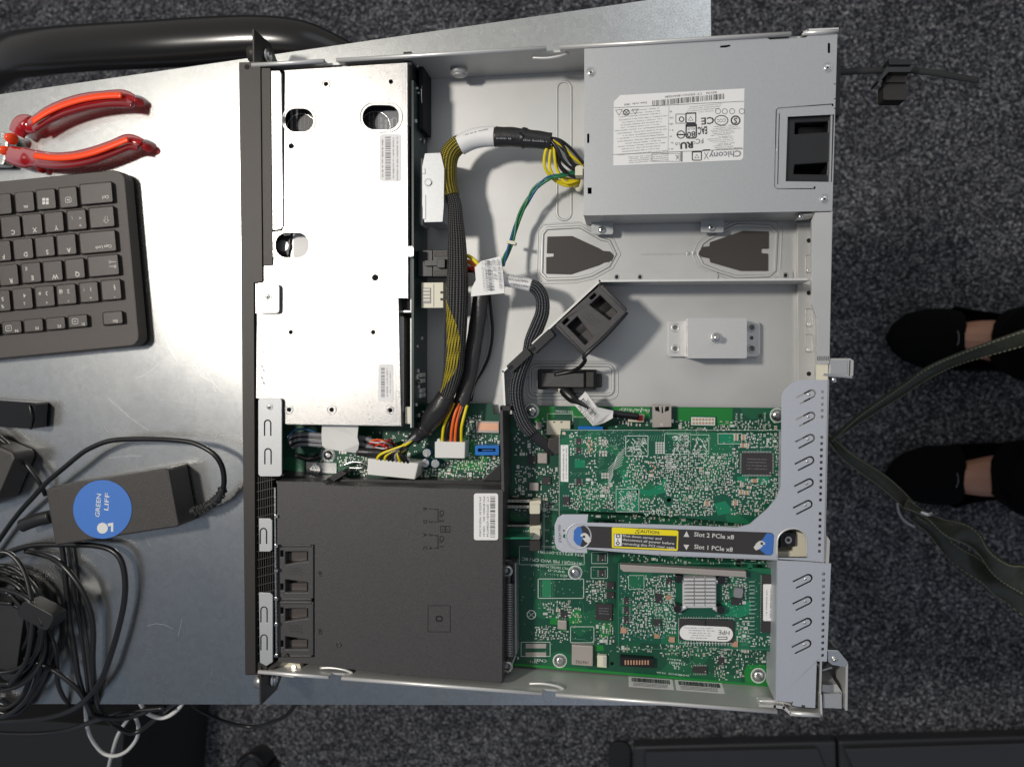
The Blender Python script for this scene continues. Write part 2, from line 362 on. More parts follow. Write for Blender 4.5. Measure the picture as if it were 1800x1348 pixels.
def wall(mb, pts, z0, z1, t, m, zref=None):   # thin upright sheet along a pixel path read at its top edge
    q = [P(x, y, zref or z1) for x, y in pts]
    for a, b in zip(q, q[1:]):
        d = (b - a).normalized(); s_ = Vector((-d.y, d.x, 0)) * t / 2
        wprism(mb, [(a - s_ - d * t * .4).xy, (b - s_ + d * t * .4).xy, (b + s_ + d * t * .4).xy, (a + s_ - d * t * .4).xy], z0, z1, m)
# ---------------------------------------------------------------- carpet
FZ = -.78
m = bpy.data.materials.new('speckled_carpet'); m.use_nodes = True; n = m.node_tree; b = n.nodes['Principled BSDF']; b.inputs['Roughness'].default_value = .95; b.inputs['Specular IOR Level'].default_value = .15
g = n.nodes.new('ShaderNodeNewGeometry')
v1 = n.nodes.new('ShaderNodeTexNoise'); v1.inputs['Scale'].default_value = 190; v1.inputs['Detail'].default_value = 4; v1.inputs['Roughness'].default_value = .75
v2 = n.nodes.new('ShaderNodeTexVoronoi'); v2.inputs['Scale'].default_value = 250
v3 = n.nodes.new('ShaderNodeTexNoise'); v3.inputs['Scale'].default_value = 9; v3.inputs['Detail'].default_value = 2
for t in (v1, v2, v3): n.links.new(g.outputs['Position'], t.inputs['Vector'])
sp = n.nodes.new('ShaderNodeSeparateColor'); n.links.new(v2.outputs['Color'], sp.inputs[0])
ma = n.nodes.new('ShaderNodeMath'); ma.operation = 'MULTIPLY_ADD'; ma.inputs[1].default_value = .28; n.links.new(sp.outputs[0], ma.inputs[0]); n.links.new(v1.outputs[0], ma.inputs[2])
r = n.nodes.new('ShaderNodeValToRGB'); n.links.new(ma.outputs[0], r.inputs[0]); e = r.color_ramp.elements
e[0].position = .50; e[0].color = (.024, .025, .031, 1); e[1].position = .90; e[1].color = (.42, .41, .40, 1)
x = e.new(.64); x.color = (.072, .073, .084, 1); x = e.new(.78); x.color = (.19, .19, .20, 1)
mm = n.nodes.new('ShaderNodeMapRange'); n.links.new(v3.outputs[0], mm.inputs[0]); mm.inputs['From Min'].default_value = .3; mm.inputs['From Max'].default_value = .7; mm.inputs['To Min'].default_value = .8; mm.inputs['To Max'].default_value = 1.2
sc = n.nodes.new('ShaderNodeVectorMath'); sc.operation = 'SCALE'; n.links.new(r.outputs[0], sc.inputs[0]); n.links.new(mm.outputs[0], sc.inputs['Scale']); n.links.new(sc.outputs[0], b.inputs['Base Color'])
bp = n.nodes.new('ShaderNodeBump'); bp.inputs['Strength'].default_value = 1; bp.inputs['Distance'].default_value = .004; n.links.new(ma.outputs[0], bp.inputs['Height']); n.links.new(bp.outputs[0], b.inputs['Normal'])
M['carpet'] = m
mb = MB(); mb.add([(-6, -6, FZ), (6, -6, FZ), (6, 6, FZ), (-6, 6, FZ)], [(0, 1, 2, 3)], 'carpet')
carpet = mb.build('carpet_floor'); carpet['kind'] = 'structure'
# ---------------------------------------------------------------- table top (zinc sheet with scratches)
m = mat('zinc_table_sheet', (.60, .60, .585), 1, .40, .10, 1500); n = m.node_tree; b = n.nodes['Principled BSDF']; g = n.nodes.new('ShaderNodeNewGeometry')
def nz(s, d, vec=None):
    t = n.nodes.new('ShaderNodeTexNoise'); t.inputs['Scale'].default_value = s; t.inputs['Detail'].default_value = d; n.links.new(vec or g.outputs['Position'], t.inputs['Vector']); return t.outputs[0]
def mp(src, a, bb, c, d):
    k = n.nodes.new('ShaderNodeMapRange'); n.links.new(src, k.inputs[0])
    for nm, v in zip(('From Min', 'From Max', 'To Min', 'To Max'), (a, bb, c, d)): k.inputs[nm].default_value = v
    return k.outputs[0]
def mul(a, bb):
    k = n.nodes.new('ShaderNodeMath'); k.operation = 'MULTIPLY'; n.links.new(a, k.inputs[0]); n.links.new(bb, k.inputs[1]); return k.outputs[0]
big = mp(nz(14, 6), .3, .7, .86, 1.10); fine = mp(nz(750, 3), .3, .7, .88, 1.12)
vo = n.nodes.new('ShaderNodeTexVoronoi'); vo.inputs['Scale'].default_value = 260; n.links.new(g.outputs['Position'], vo.inputs['Vector']); so = n.nodes.new('ShaderNodeSeparateColor'); n.links.new(vo.outputs['Color'], so.inputs[0])
k = mul(mul(big, fine), mp(so.outputs[0], 0, 1, .95, 1.05))
sc = n.nodes.new('ShaderNodeVectorMath'); sc.operation = 'SCALE'; sc.inputs[0].default_value = (.72, .725, .71); n.links.new(k, sc.inputs['Scale']); n.links.new(sc.outputs[0], b.inputs['Base Color'])
n.links.new(mp(mul(big, fine), .8, 1.2, .285, .195), b.inputs['Roughness'])
M['table'] = m; M['scratch'] = mat('bright_scratch', (.85, .84, .82), .8, .3)
def T(x, y): return P(x, y, 0).xy
# edges of the sheet, extended to the part out of the frame
A = T(1262, 1240); B = Vector((A.x - .0105, .4985)); dirx = Vector((1, .0785)).normalized(); Bc = T(1250, -16)
L0 = A - dirx * 1.15; L1 = Bc - dirx * 1.15
tb = thing('metal_table', 'zinc coated sheet metal table top, scratched, carrying the open server', 'table', (-.2, .25, FZ))
mb = MB(); wprism(mb, [L0, A, Bc, L1], -.0012, 0, 'table')
for (a, c) in ((L0, A), (A, Bc), (Bc, L1)):
    d = (c - a).normalized(); s_ = Vector((-d.y, d.x)) * .0015
    wprism(mb, [a + s_ * .1, c + s_ * .1, c + s_, a + s_], -.028, -.0011, 'table')
mb.build('tabletop', tb, .0004)
for q in (L0 + Vector((.06, .06)), L1 + Vector((.06, -.06)), A + Vector((-.06, .06)), Bc + Vector((-.06, -.07))):
    mb = MB(); wbox(mb, q.x - .018, q.y - .018, q.x + .018, q.y + .018, FZ + .001, -.0013, 'steel_dull'); mb.build('leg', tb, .002)
mb = MB(); RS = random.Random(3)
for i in range(26):
    x, y = RS.uniform(20, 430), RS.uniform(150, 1200); L = RS.uniform(10, 60); a = RS.uniform(0, 6.28); c = RS.uniform(-.8, .8)
    line(mb, [(x + L * t * math.cos(a + c * t), y + L * t * math.sin(a + c * t)) for t in (0, .33, .66, 1)], 0, RS.uniform(.35, .7), 'scratch', .00006)
line(mb, [(289, 588), (296, 607), (303, 621), (312, 634)], 0, 1.0, 'scratch', .00006)
line(mb, [(190, 700), (230, 735), (262, 757)], 0, .8, 'scratch', .00006); line(mb, [(352, 660), (375, 672), (390, 690)], 0, .8, 'scratch', .00006)
for i in range(22):
    x = RS.uniform(760, 1240); y0 = 92 - .075 * (x - 760) - 6; L = RS.uniform(8, 40); a = RS.uniform(.5, 2.4)
    line(mb, [(x, max(4, y0 - 25)), (x + L * .5 * math.cos(a), max(3, y0 - 25) + L * .3 * math.sin(a))], 0, .5, 'scratch', .00006)
mb.build('scratches', tb, kind='stuff')
# ---------------------------------------------------------------- server chassis
ch = thing('server_chassis', 'open flat grey steel rack server chassis with black front bezel', 'server chassis', (.2, .217, 0))
mb = MB(); z = .0022
wprism(mb, [(.008, .0014), (.3935, .0014), (.3935, W_ - .0014), (.008, W_ - .0014)], .0004, z, 'chassis')
ring(mb, rr(979, 144, 1004, 387, 12.5, 8), z, 2.4, 'chassis', 1.0)
left_o = [(962, 402), (1020, 399), (1058, 421), (1071, 424), (1082, 447), (1070, 468), (1040, 484), (1012, 490), (962, 491), (952, 480), (954, 412)]
right_o = [(1353, 398), (1295, 396), (1245, 420), (1234, 429), (1226, 447), (1235, 466), (1262, 477), (1295, 487), (1352, 485), (1362, 476), (1365, 410)]
for o, sgn in ((left_o, 1), (right_o, -1)):
    ring(mb, o, z, 3.2, 'chassis', 1.0)
    cx = sum(p[0] for p in o) / len(o); cy = sum(p[1] for p in o) / len(o)
    ring(mb, [(cx + (x - cx) * 1.13, cy + (y - cy) * 1.16) for x, y in o], z, 1.6, 'chassis', .8)
ring(mb, rr(932, 642, 1078, 694, 11, 6), z, 3.2, 'chassis', 1.1); ring(mb, rr(926, 636, 1086, 702, 14, 6), z, 1.6, 'chassis', .8)
prism(mb, rr(1068, 478, 1262, 492, 5), z, z + .0012, 'chassis'); prism(mb, rr(1368, 475, 1394, 491, 5), z, z + .0012, 'chassis')
for x, y in ((1084, 487), (1125, 487), (1381, 484)): ring(mb, circ(x, y, 4.2), z + .0012, .9, 'steel_dull'); cyl(mb, x, y, 3, z + .001, z + .0014, 'dark')
ttext(mb, 1172, 446, z + .0003, 90, 4, 'chassis', 0, 4); box(mb, 1207, 443, 1213, 449, z, z + .0003, 'steel'); box(mb, 1217, 442, 1223, 448, z, z + .0003, 'steel')
cyl(mb, 930, 663, 2.5, z, z + .001, 'steel_dull')
mb.build('base_pan', ch, .0003)
# inserts in the two pressed openings
for poly in ([(962, 416), (1006, 415), (1052, 436), (1060, 441), (1072, 442), (1080, 450), (1076, 459), (1062, 461), (1052, 466), (1003, 482), (960, 481), (960, 452), (973, 451), (973, 445), (961, 445)],
             [(1351, 407), (1306, 406), (1248, 426), (1247, 433), (1236, 434), (1228, 443), (1232, 451), (1247, 454), (1249, 461), (1302, 476), (1350, 476), (1350, 446), (1338, 445), (1338, 437), (1351, 437)]):
    mb = MB(); prism(mb, poly, z + .0002, z + .0012, 'pad'); mb.build('vent_pad', ch, .0002)
# side walls with the notches of the rim
def side(y0, y1, cuts, name, inw):
    mb = MB(); xs = [.010] + [c for c in cuts for c in c] + [D_]
    for i in range(0, len(xs), 2): wbox(mb, xs[i], y0, xs[i + 1], y1, .0003, ZR, 'chassis')
    for a, b_ in cuts: wbox(mb, a, y0, b_, y1, .0003, ZR - .006, 'chassis')
    # folded rim
    ye, yi = (y0, y0 - .0006) if inw < 0 else (y1, y1 + .0006)
    for i in range(0, len(xs), 2):
        p = [Vector((xs[i], (y0 + y1) / 2, ZR)), Vector((xs[i + 1], (y0 + y1) / 2, ZR))]; wtube(mb, p, .0015, 'edge', 8)
    for a, b_ in cuts:
        yc = (y0 + y1) / 2 + inw * .0025
        p = [Vector((a - .010, yc + inw * .0, ZR - .008)), Vector((a, yc + inw * .001, ZR - .0075)), Vector((b_, yc, ZR - .0075)), Vector((b_ + .005, yc - inw * .002, ZR - .008))]
        wtube(mb, smooth_path(p, 4), .0011, 'edge', 6)
    mb.build(name, ch)
def wx(x, y): return P(x, y, ZR).x
side(W_ - .0014, W_, [(wx(570, 106), wx(592, 105)), (wx(960, 85), wx(984, 84)), (wx(1390, 58), wx(1412, 56))], 'side_wall', -1)
side(0, .0014, [(wx(578, 1190), wx(601, 1192)), (wx(953, 1215), wx(977, 1217)), (wx(1366, 1250), wx(1390, 1252))], 'side_wall', 1)
mb = MB(); c = P(806, 119, .020); wtube(mb, [Vector((c.x, W_ - .0014, .018)), Vector((c.x, W_ - .0052, .018))], .006, 'chassis', 20); wtube(mb, [Vector((c.x, W_ - .0052, .018)), Vector((c.x, W_ - .0062, .018))], .0045, 'chassis', 20); mb.build('rivet', ch)
# rear: base flange, top strip and back wall
mb = MB(); prism(mb, [(1402, 392), (1430, 392), (1434, 680), (1403, 680)], .0025, .0075, 'chassis')
for y in (423, 515, 657): cyl(mb, 1422, y, 4, .0075, .0078, 'dark')
for y in (466, 560, 605): ring(mb, rr(1416, y - 17, 1429, y + 14, 3), .0076, .7, 'steel_dull', .6); cyl(mb, 1422, y + 10, 3, .0075, .008, 'steel')
mb.build('rear_flange', ch, .0003)
mb = MB(); prism(mb, [(1433, 374), (1463, 373), (1458, 640), (1436, 640), (1436, 560), (1427, 535), (1427, 388)], .040, ZR, 'chassis')
for i in range(6): box(mb, 1437 + i * 3.6, 626, 1438.4 + i * 3.6, 634, ZR, ZR + .0001, 'ink')
prism(mb, [(1435, 640.5), (1456, 640.5), (1455, 668), (1435, 668)], .0405, .042, 'cream')
mb.build('rear_rim', ch, .0004)
mb = MB(); wall(mb, [(1462, 373), (1441.5, 1235)], .0004, .0398, .0012, 'chassis')
wall(mb, [(1408, 378), (1433, 376)], .02, .038, .001, 'steel'); mb.build('rear_wall', ch)
screw('rim_screw', ch, 1408, 381, 5, .038, .0015)
# corner lug with screw beside the upper slot plate
mb = MB(); prism(mb, [(1459, 630), (1495, 630), (1501, 634), (1500, 660), (1494, 664), (1456, 662)], .028, .0415, 'chassis'); prism(mb, [(1459, 633), (1490, 633), (1490, 658), (1459, 657)], .0416, .042, 'psu')
line(mb, [(1494, 634), (1493, 660)], .0417, 1.5, 'ink'); mb.build('corner_lug', ch, .0005)
mb = MB(); prism(mb, [(1448, 656), (1498, 661), (1498, 665), (1447, 660)], .03, .0425, 'steel'); wtube(mb, [P(1465, 662, .038), P(1466, 672, .038)], .0022, 'steel', 10); mb.build('lug_screw', ch)
# lower rear corner bracket: blue-zinc top, open frame, block
mb = MB(); prism(mb, [(1455, 1142), (1474, 1143), (1491, 1164), (1488, 1172), (1462, 1168), (1455, 1162)], .036, .041, 'steel'); wall(mb, [(1489, 1168), (1488, 1247)], .002, .041, .0015, 'chassis')
wall(mb, [(1436, 1166), (1445, 1178), (1462, 1173)], .03, .038, .001, 'steel_dull')
mb.build('corner_bracket', ch, .0003)
screw('bracket_screw', ch, 1468, 1160, 5, .041, .002)
mb = MB(); prism(mb, [(1444, 1206), (1471, 1202), (1481, 1218), (1480, 1245), (1448, 1243)], .012, .036, 'chassis'); prism(mb, rr(1447, 1219, 1479, 1244, 2), .036, .0395, 'psu'); box(mb, 1446, 1203, 1459, 1216, .036, .041, 'steel_dull')
mb.build('hinge_block', ch, .0006)
mb = MB(); wall(mb, [(1390, 1256), (1444, 1259), (1443, 1222)], .02, .0428, .0012, 'edge'); wall(mb, [(1336, 1240), (1362, 1241), (1378, 1243), (1390, 1254)], .03, .0405, .0018, 'edge'); mb.build('rim_tail', ch)
mb = MB(); wall(mb, [(1412, 60), (1420, 53), (1473, 51)], .02, .0435, .0012, 'edge'); mb.build('rim_tail', ch)
# divider
mb = MB(); wall(mb, [(1425, 491), (1054, 494), (884, 653), (887, 712)], .0022, .036, .0010, 'chassis'); wall(mb, [(1425, 491), (1054, 494), (884, 653), (887, 712)], .0355, .0362, .0014, 'edge', .036)
mb.build('divider', ch)
for (x, y, L) in ((952, 600, 50), (912, 633, 48)):
    mb = MB(); prism(mb, rrc(x, y, L, 15, -43, 3), .024, .041, 'black'); prism(mb, rrc(x - L * .3, y + L * .27, 9, 6, -43, 2), .041, .0413, 'dark'); mb.build('edge_clip', ch, .0008)
# ---- bezel
mb = MB()
prism(mb, [(420, 110), (457.5, 109), (461, 495), (446, 497), (449, 1183), (431, 1185)], .0015, ZR, 'bezel')
prism(mb, [(459.5, 120), (475, 120), (479, 466), (463, 467)], .0015, ZR - .001, 'bezel')
cyl(mb, 434, 118, 4.5, ZR, ZR + .0002, 'dark')
prism(mb, [(431.5, 1160), (449, 1160), (470, 1172), (469, 1186), (431.5, 1186)], .0015, ZR - .002, 'bezel')
mb.build('bezel', ch, .0006)
mb = MB(); prism(mb, [(475.8, 124), (491, 124), (495, 131), (498, 395), (496, 401), (489, 404), (479, 405)], .038, ZR - .0004, 'cage'); mb.build('bezel_lip', ch, .0004)
def tab(name, poly, slits, z1, scr=()):
    mb = MB(); prism(mb, poly, z1 - .0012, z1, 'psu', slits); mb.build(name, ch, .0003)
    for x, y in scr: screw('tab_screw', ch, x, y, 6, z1, .0008, 'steel_dull')
def us(x, y): return uslit(x, y, 22, 11, 2.2, 90)
tab('front_tab', rr(451, 499, 491, 551, 6), [], .0445, ((470.5, 521.5),))
tab('front_tab', rr(454, 700, 495, 837, 5), [us(470.5, 744), us(471, 794)], .0445, ((473, 715),))
tab('front_tab', [(455, 911), (474, 911), (478, 914), (478, 966), (474, 969), (456, 969)], [us(463, 934)], .0435)
tab('front_tab', [(455, 1041), (475, 1042), (479, 1046), (479, 1163), (468, 1170), (457, 1164)], [us(464, 1072), us(464, 1121)], .0435)
# grille
mb = MB()
for i in range(8):
    x = 450 + i * 3.9; wall(mb, [(x, 838), (x + 3, 1168)], .030, .0405, .0005, 'bezel')
for i in range(22):
    y = 842 + i * 15; wall(mb, [(448, y + 8), (482, y)], .030, .041, .0006, 'bezel')
wall(mb, [(483, 858), (484, 1000), (486, 1150)], .012, .0415, .0012, 'steel'); 
for y in (905, 957, 1000, 1050, 1095, 1150): box(mb, 482, y, 488, y + 5, .04, .042, 'steel')
mb.build('front_grille', ch)
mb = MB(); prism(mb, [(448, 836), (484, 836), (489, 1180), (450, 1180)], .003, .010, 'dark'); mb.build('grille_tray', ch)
mb = MB(); prism(mb, [(455, 1168), (478, 1170), (497, 1163), (527, 1167), (532, 1185), (514, 1190), (468, 1184)], .028, .0335, 'cream'); cyl(mb, 516, 1172, 4, .0335, .0345, 'steel'); prism(mb, rrc(480, 1171, 66, 7, -38, 2), .034, .040, 'bezel'); mb.build('release_latch', ch, .0005)
# ears, thumb screws
for ys, kx, ky, sx, sy in ((1, 431, 83, 467, 83), (-1, 443, 1209, 474, 1212)):
    mb = MB(); e0 = W_ if ys > 0 else 0; ye = e0 + ys * .0242; x0 = .010
    pts = [(e0 - ys * .004, .0425), (ye, .0425), (ye, .018), (e0 + ys * .010, .002), (e0 - ys * .004, .002)]
    v = [(x0, a, b_) for a, b_ in pts] + [(x0 + .0016, a, b_) for a, b_ in pts]; fs = [(0, 1, 2, 3, 4), (9, 8, 7, 6, 5)] + [(i, (i + 1) % 5, 5 + (i + 1) % 5, 5 + i)[::-1] for i in range(5)]
    mb.add(v, fs, 'bezel'); ear = mb.build('mounting_ear', ch, .0003)
    yc, zc = e0 + ys * .0135, .027
    mb = MB(); k = [Vector((x0 - .0005, yc, zc)), Vector((x0 - .0025, yc, zc))]; wtube(mb, k, .0035, 'steel_dull', 16)
    wtube(mb, [Vector((x0 - .0025, yc, zc)), Vector((x0 - .010, yc, zc))], .0058, 'steel_dull' if ys < 0 else 'bezel', 24, wob=.03); mb.build('thumb_screw', ch)
    mb = MB(); wtube(mb, [Vector((x0 + .0016, yc - ys * .001, zc - .002)), Vector((x0 + .0032, yc - ys * .001, zc - .002))], .0052, 'steel', 20); wtube(mb, [Vector((x0 + .0032, yc - ys * .001, zc - .002)), Vector((x0 + .0045, yc - ys * .001, zc - .002))], .0032, 'steel', 16); mb.build('captive_nut', ch)
# labels on the inner lower wall
for i, (x0_, x1_) in enumerate(((1105, 1184), (1188, 1273))):
    mb = MB(); y = .0016
    a = P(x0_, 1205, .02).x; b_ = P(x1_, 1212, .02).x
    def q(u, v): return (a + (b_ - a) * u, y, .0085 + .0165 * v)
    mb.add([q(0, 0), q(1, 0), q(1, 1), q(0, 1)], [(0, 1, 2, 3)[::-1]], 'paper'); y = .0018; r = random.Random(i); t = .07
    while t < .93: d = r.choice((.008, .014, .02)); mb.add([q(t, .12), q(t + d, .12), q(t + d, .5), q(t, .5)], [(3, 2, 1, 0)], 'ink'); t += d + r.choice((.008, .014))
    for k in range(3):
        t = .1
        while t < .85: d = r.uniform(.01, .03); mb.add([q(t, .58 + k * .12), q(t + d, .58 + k * .12), q(t + d, .64 + k * .12), q(t, .64 + k * .12)], [(3, 2, 1, 0)], 'greyink'); t += d + .012
    mb.build('serial_sticker', ch)
# ---------------------------------------------------------------- drive cage
dc = thing('drive_cage', 'bright galvanised drive cage plate with oval windows beside the black bezel', 'drive cage', P(600, 430, .003))
ZC = .0415
outer = [(501, 125), (716, 111.5), (717, 524), (700, 524), (705, 748), (501, 745), (500, 705), (450, 700), (452, 551), (446, 551), (446, 499), (462, 497), (463, 468), (480, 467), (482, 452), (479, 452), (479, 408), (496, 406), (499, 398)]
ov1 = rr(500.5, 191, 551, 232, 19, 7); ov2 = rr(637, 185, 702, 228, 21, 7); ov3 = rr(484, 409, 543, 453, 20, 7)
holes = [ov1, ov2, ov3] + [circ(x, y, r_, 12) for x, y, r_ in ((573, 148, 4), (687, 144, 4), (512, 257, 5), (659.5, 488, 6), (511, 584, 4), (656, 584, 4), (508, 720, 4), (583, 720, 4), (686, 721, 4))]
mb = MB(); prism(mb, outer, ZC - .0012, ZC, 'cage', holes)
for o, cx, cy, k in ((ov1, 526, 212, 1.13), (ov2, 669, 206, 1.14), (ov3, 513, 431, 1.11)): ring(mb, [(cx + (x - cx) * k, cy + (y - cy) * (k + .06)) for x, y in o], ZC, 1.5, 'cage', .9)
for x, y, r_ in ((573, 148, 7), (511, 584, 7), (656, 584, 7), (508, 720, 7), (583, 720, 8), (686, 721, 6)): ring(mb, circ(x, y, r_), ZC, 1.2, 'cage', .8)
mb.build('top_plate', dc, .0003)
mb = MB(); wall(mb, [(501, 125.5), (716, 112)], .003, ZC - .0013, .001, 'cage'); wall(mb, [(716, 112), (717, 524)], .003, ZC - .0013, .001, 'cage'); wall(mb, [(502, 744.5), (704, 747.5)], .012, ZC - .0013, .001, 'cage')
wall(mb, [(700, 524), (705, 748)], .03, ZC - .0013, .001, 'cage')
line(mb, [(708, 115), (709, 430)], ZC, .8, 'steel_dull'); line(mb, [(712.5, 115), (713.5, 430)], ZC, .8, 'steel_dull'); line(mb, [(694, 530), (697, 742)], ZC, .8, 'steel_dull'); mb.build('side_flange', dc)
mb = MB(); prism(mb, rr(709, 433, 727, 451, 3), ZC, ZC + .001, 'cage'); ring(mb, rr(713, 437, 719, 446, 3), ZC + .001, .8, 'steel_dull'); mb.build('latch_tab', dc, .0002)
mb = MB(); prism(mb, rr(667, 236, 705, 319, 5), ZC, ZC + .0002, 'paper'); z = ZC + .0003
bars(mb, 682, 279, z, 74, 10, 'greyink', 90, 3); ttext(mb, 673, 279, z, 66, 3.4, 'greyink', -90, 5); ttext(mb, 692, 279, z, 72, 3.2, 'greyink', -90, 6); ttext(mb, 699, 279, z, 76, 3.2, 'greyink', -90, 7); mb.build('barcode_sticker', dc)
mb = MB(); prism(mb, rr(665, 640, 691, 706, 4), ZC, ZC + .0002, 'paper'); z = ZC + .0003
bars(mb, 673, 672, z, 54, 7, 'greyink', 90, 8); ttext(mb, 681, 672, z, 50, 2.6, 'ink', -90, 9); ttext(mb, 686.5, 672, z, 40, 2.6, 'greyink', -90, 9); mb.build('barcode_sticker', dc)
mb = MB()
for i, y in enumerate((618, 643, 650, 663, 672)): line(mb, [(463 - (i % 2) * 3, y), (464.5 - (i % 2) * 3, y + 2)], ZC, 2.6, 'greyink')
line(mb, [(464, 556), (467, 557)], ZC, 2, 'greyink'); ttext(mb, 624, 220, ZC + .0001, 66, 5, 'cage', 90, 3); mb.build('stamped_marks', dc)
# drives under the plate
for i, (x0, y0, x1, y1) in enumerate(((508, 150, 708, 400), (508, 405, 695, 735))):
    d = thing('hard_drive', ('dark hard drive seen through the two upper oval windows of the cage', 'hard drive under the lower half of the cage, behind the half covered oval')[i], 'hard drive', P((x0 + x1) / 2, (y0 + y1) / 2, .008), 'drives inside the cage')
    mb = MB(); box(mb, x0, y0, x1, y1, .008, .031, 'steel_dull'); mb.build('drive_body', d, .001)
    z = .0312
    if i == 0:
        mb = MB(); box(mb, 514, 160, 700, 390, .031, z, 'chip'); mb.build('drive_label', d)
        mb = MB(); zz = z + .0001
        for k, xx in enumerate((522, 529, 536, 543, 650, 657)): ttext(mb, xx, 212, zz, 30, 3.2, 'greyink', -90, k + 20)
        box(mb, 664, 196, 700, 238, z, zz, 'greyink'); 
        text(mb, 'New', 687, 218, zz + .0001, 6, 'whiteink', -90); text(mb, 'Erase', 679, 220, zz + .0001, 6, 'whiteink', -90); text(mb, 'ISO_3952', 670, 218, zz + .0001, 4, 'whiteink', -90); ring(mb, rr(690, 208, 697, 226, 1), zz, .6, 'whiteink')
        ring(mb, circ(660, 222, 26, 24), zz, .6, 'steel'); ring(mb, circ(530, 226, 26, 24), zz, .6, 'steel'); mb.build('label_print', d)
    else:
        mb = MB(); box(mb, 516, 410, 690, 728, .031, z, 'paper'); mb.build('drive_label', d)
        mb = MB(); cyl(mb, 494, 432, 16, .031, z + .002, 'chip'); cyl(mb, 497, 432, 10, z + .002, z + .0025, 'steel_dull'); mb.build('motor_cap', d)
mb = MB(); prism(mb, [(478, 404), (512, 404), (506, 454), (480, 454)], .028, .033, 'black'); tag(mb.build('drive_carrier'), 'black plastic drive carrier end seen in the lower oval window', 'drive carrier')
# side edge rails right of the lower half of the cage
r_ = thing('slim_drive', 'slim silver drive with rounded edge standing beside the lower right side of the cage', 'optical drive', P(712, 640, .003))
mb = MB(); prism(mb, rr(698, 556, 710, 726, 4), .006, .036, 'cage'); mb.build('drive_shell', r_, .001)
mb = MB(); box(mb, 712, 560, 718, 730, .003, .030, 'dark'); mb.build('gap_shade', r_)  # solid dark box stands in for the shade between drive and card
mb = MB(); box(mb, 703, 524, 722, 545, .02, .034, 'dark'); mb.build('drive_bay_wall', r_); mb = MB(); box(mb, 704, 546, 724, 549, .03, .037, 'steel'); mb.build('drive_clip', r_); mb = MB(); box(mb, 712, 715, 722, 745, .03, .036, 'cream'); mb.build('drive_foot', r_, .0004)
# ---------------------------------------------------------------- backplane card (stands upright)
bpn = thing('backplane_card', 'narrow dark green upright circuit card between drive cage and cable bundle', 'circuit card', P(732, 450, .003))
mb = MB(); a, b_ = P(723, 142, .038), P(727.5, 752, .038); wbox(mb, a.x, b_.y, a.x + .0016, a.y, .003, .038, 'pcbdark'); mb.build('board', bpn)
mb = MB(); wbox(mb, a.x - .001, b_.y, a.x + .0002, P(0, 560, .038).y, .0036, .0383, 'chassis'); wbox(mb, a.x - .001, P(727, 548, .038).y, a.x + .0002, P(727, 442, .038).y, .0036, .0383, 'chassis'); mb.build('card_rail', bpn, .0003)
RB = random.Random(9)
mb = MB()
for i in range(42):
    y = P(0, RB.choice((150, 170, 190, 225, 240, 262, 650, 655, 662, 676, 684, 690, 600, 560, 720)) + RB.uniform(-9, 9), .03).y; z = RB.uniform(.008, .033); s = RB.uniform(.0006, .0014)
    wbox(mb, a.x + .0016, y - s, a.x + .0026, y + s, z, z + s * 1.6, RB.choice(('solder', 'smd_grey', 'smd_dark')))
for y in (652, 661, 677, 685):
    yy = P(0, y, .03).y; wbox(mb, a.x + .0016, yy - .0015, a.x + .0032, yy + .0015, .022, .0245, 'solder'); wbox(mb, a.x + .0016, yy - .0015, a.x + .0032, yy + .0015, .014, .0165, 'solder')
mb.build('surface_components', bpn, kind='stuff')
mb = MB(); wbox(mb, a.x - .006, P(0, 260, .03).y, a.x - .0001, P(0, 140, .03).y, .004, .037, 'black'); wbox(mb, a.x + .0017, P(0, 255, .03).y, a.x + .005, P(0, 145, .03).y, .004, .026, 'dark')
mb.build('card_connector', bpn, .0006)
mb = MB(); c = P(744, 170, .022); vs = [Vector((c.x, c.y + .009 * math.cos(t * .3), c.z + .005 * math.sin(t * .3))) for t in range(2, 20)]; wtube(mb, vs, .0004, 'steel', 6); mb.build('card_clip', bpn)
# connectors that plug into the card
mb = MB(); box(mb, 735, 440, 760, 486, .018, .030, 'black'); box(mb, 761, 440, 789, 486, .018, .031, 'black'); box(mb, 746, 458, 780, 467, .031, .033, 'black'); box(mb, 768, 455, 782, 471, .031, .0345, 'black'); box(mb, 763, 442, 787, 451, .031, .0315, 'bezel'); box(mb, 763, 475, 787, 484, .031, .0315, 'bezel')
tag(mb.build('power_plug', None, .0005), 'black latched power plug seated on the upright card, above the white plug', 'connector')
mb = MB(); box(mb, 741, 497, 779, 541, .018, .0295, 'cream'); box(mb, 743, 506, 757, 533, .0295, .0300, 'greywire'); 
for i in range(4): box(mb, 744, 508 + i * 6, 756, 511 + i * 6, .0300, .0302, 'cream')
line(mb, [(762.5, 500), (762.5, 539)], .0296, .9, 'greyink'); box(mb, 774, 512, 778, 516, .0295, .03, 'ink'); box(mb, 774, 524, 778, 528, .0295, .03, 'ink')
tag(mb.build('data_plug', None, .0005), 'cream white data plug seated on the upright card, below the black plug', 'connector')
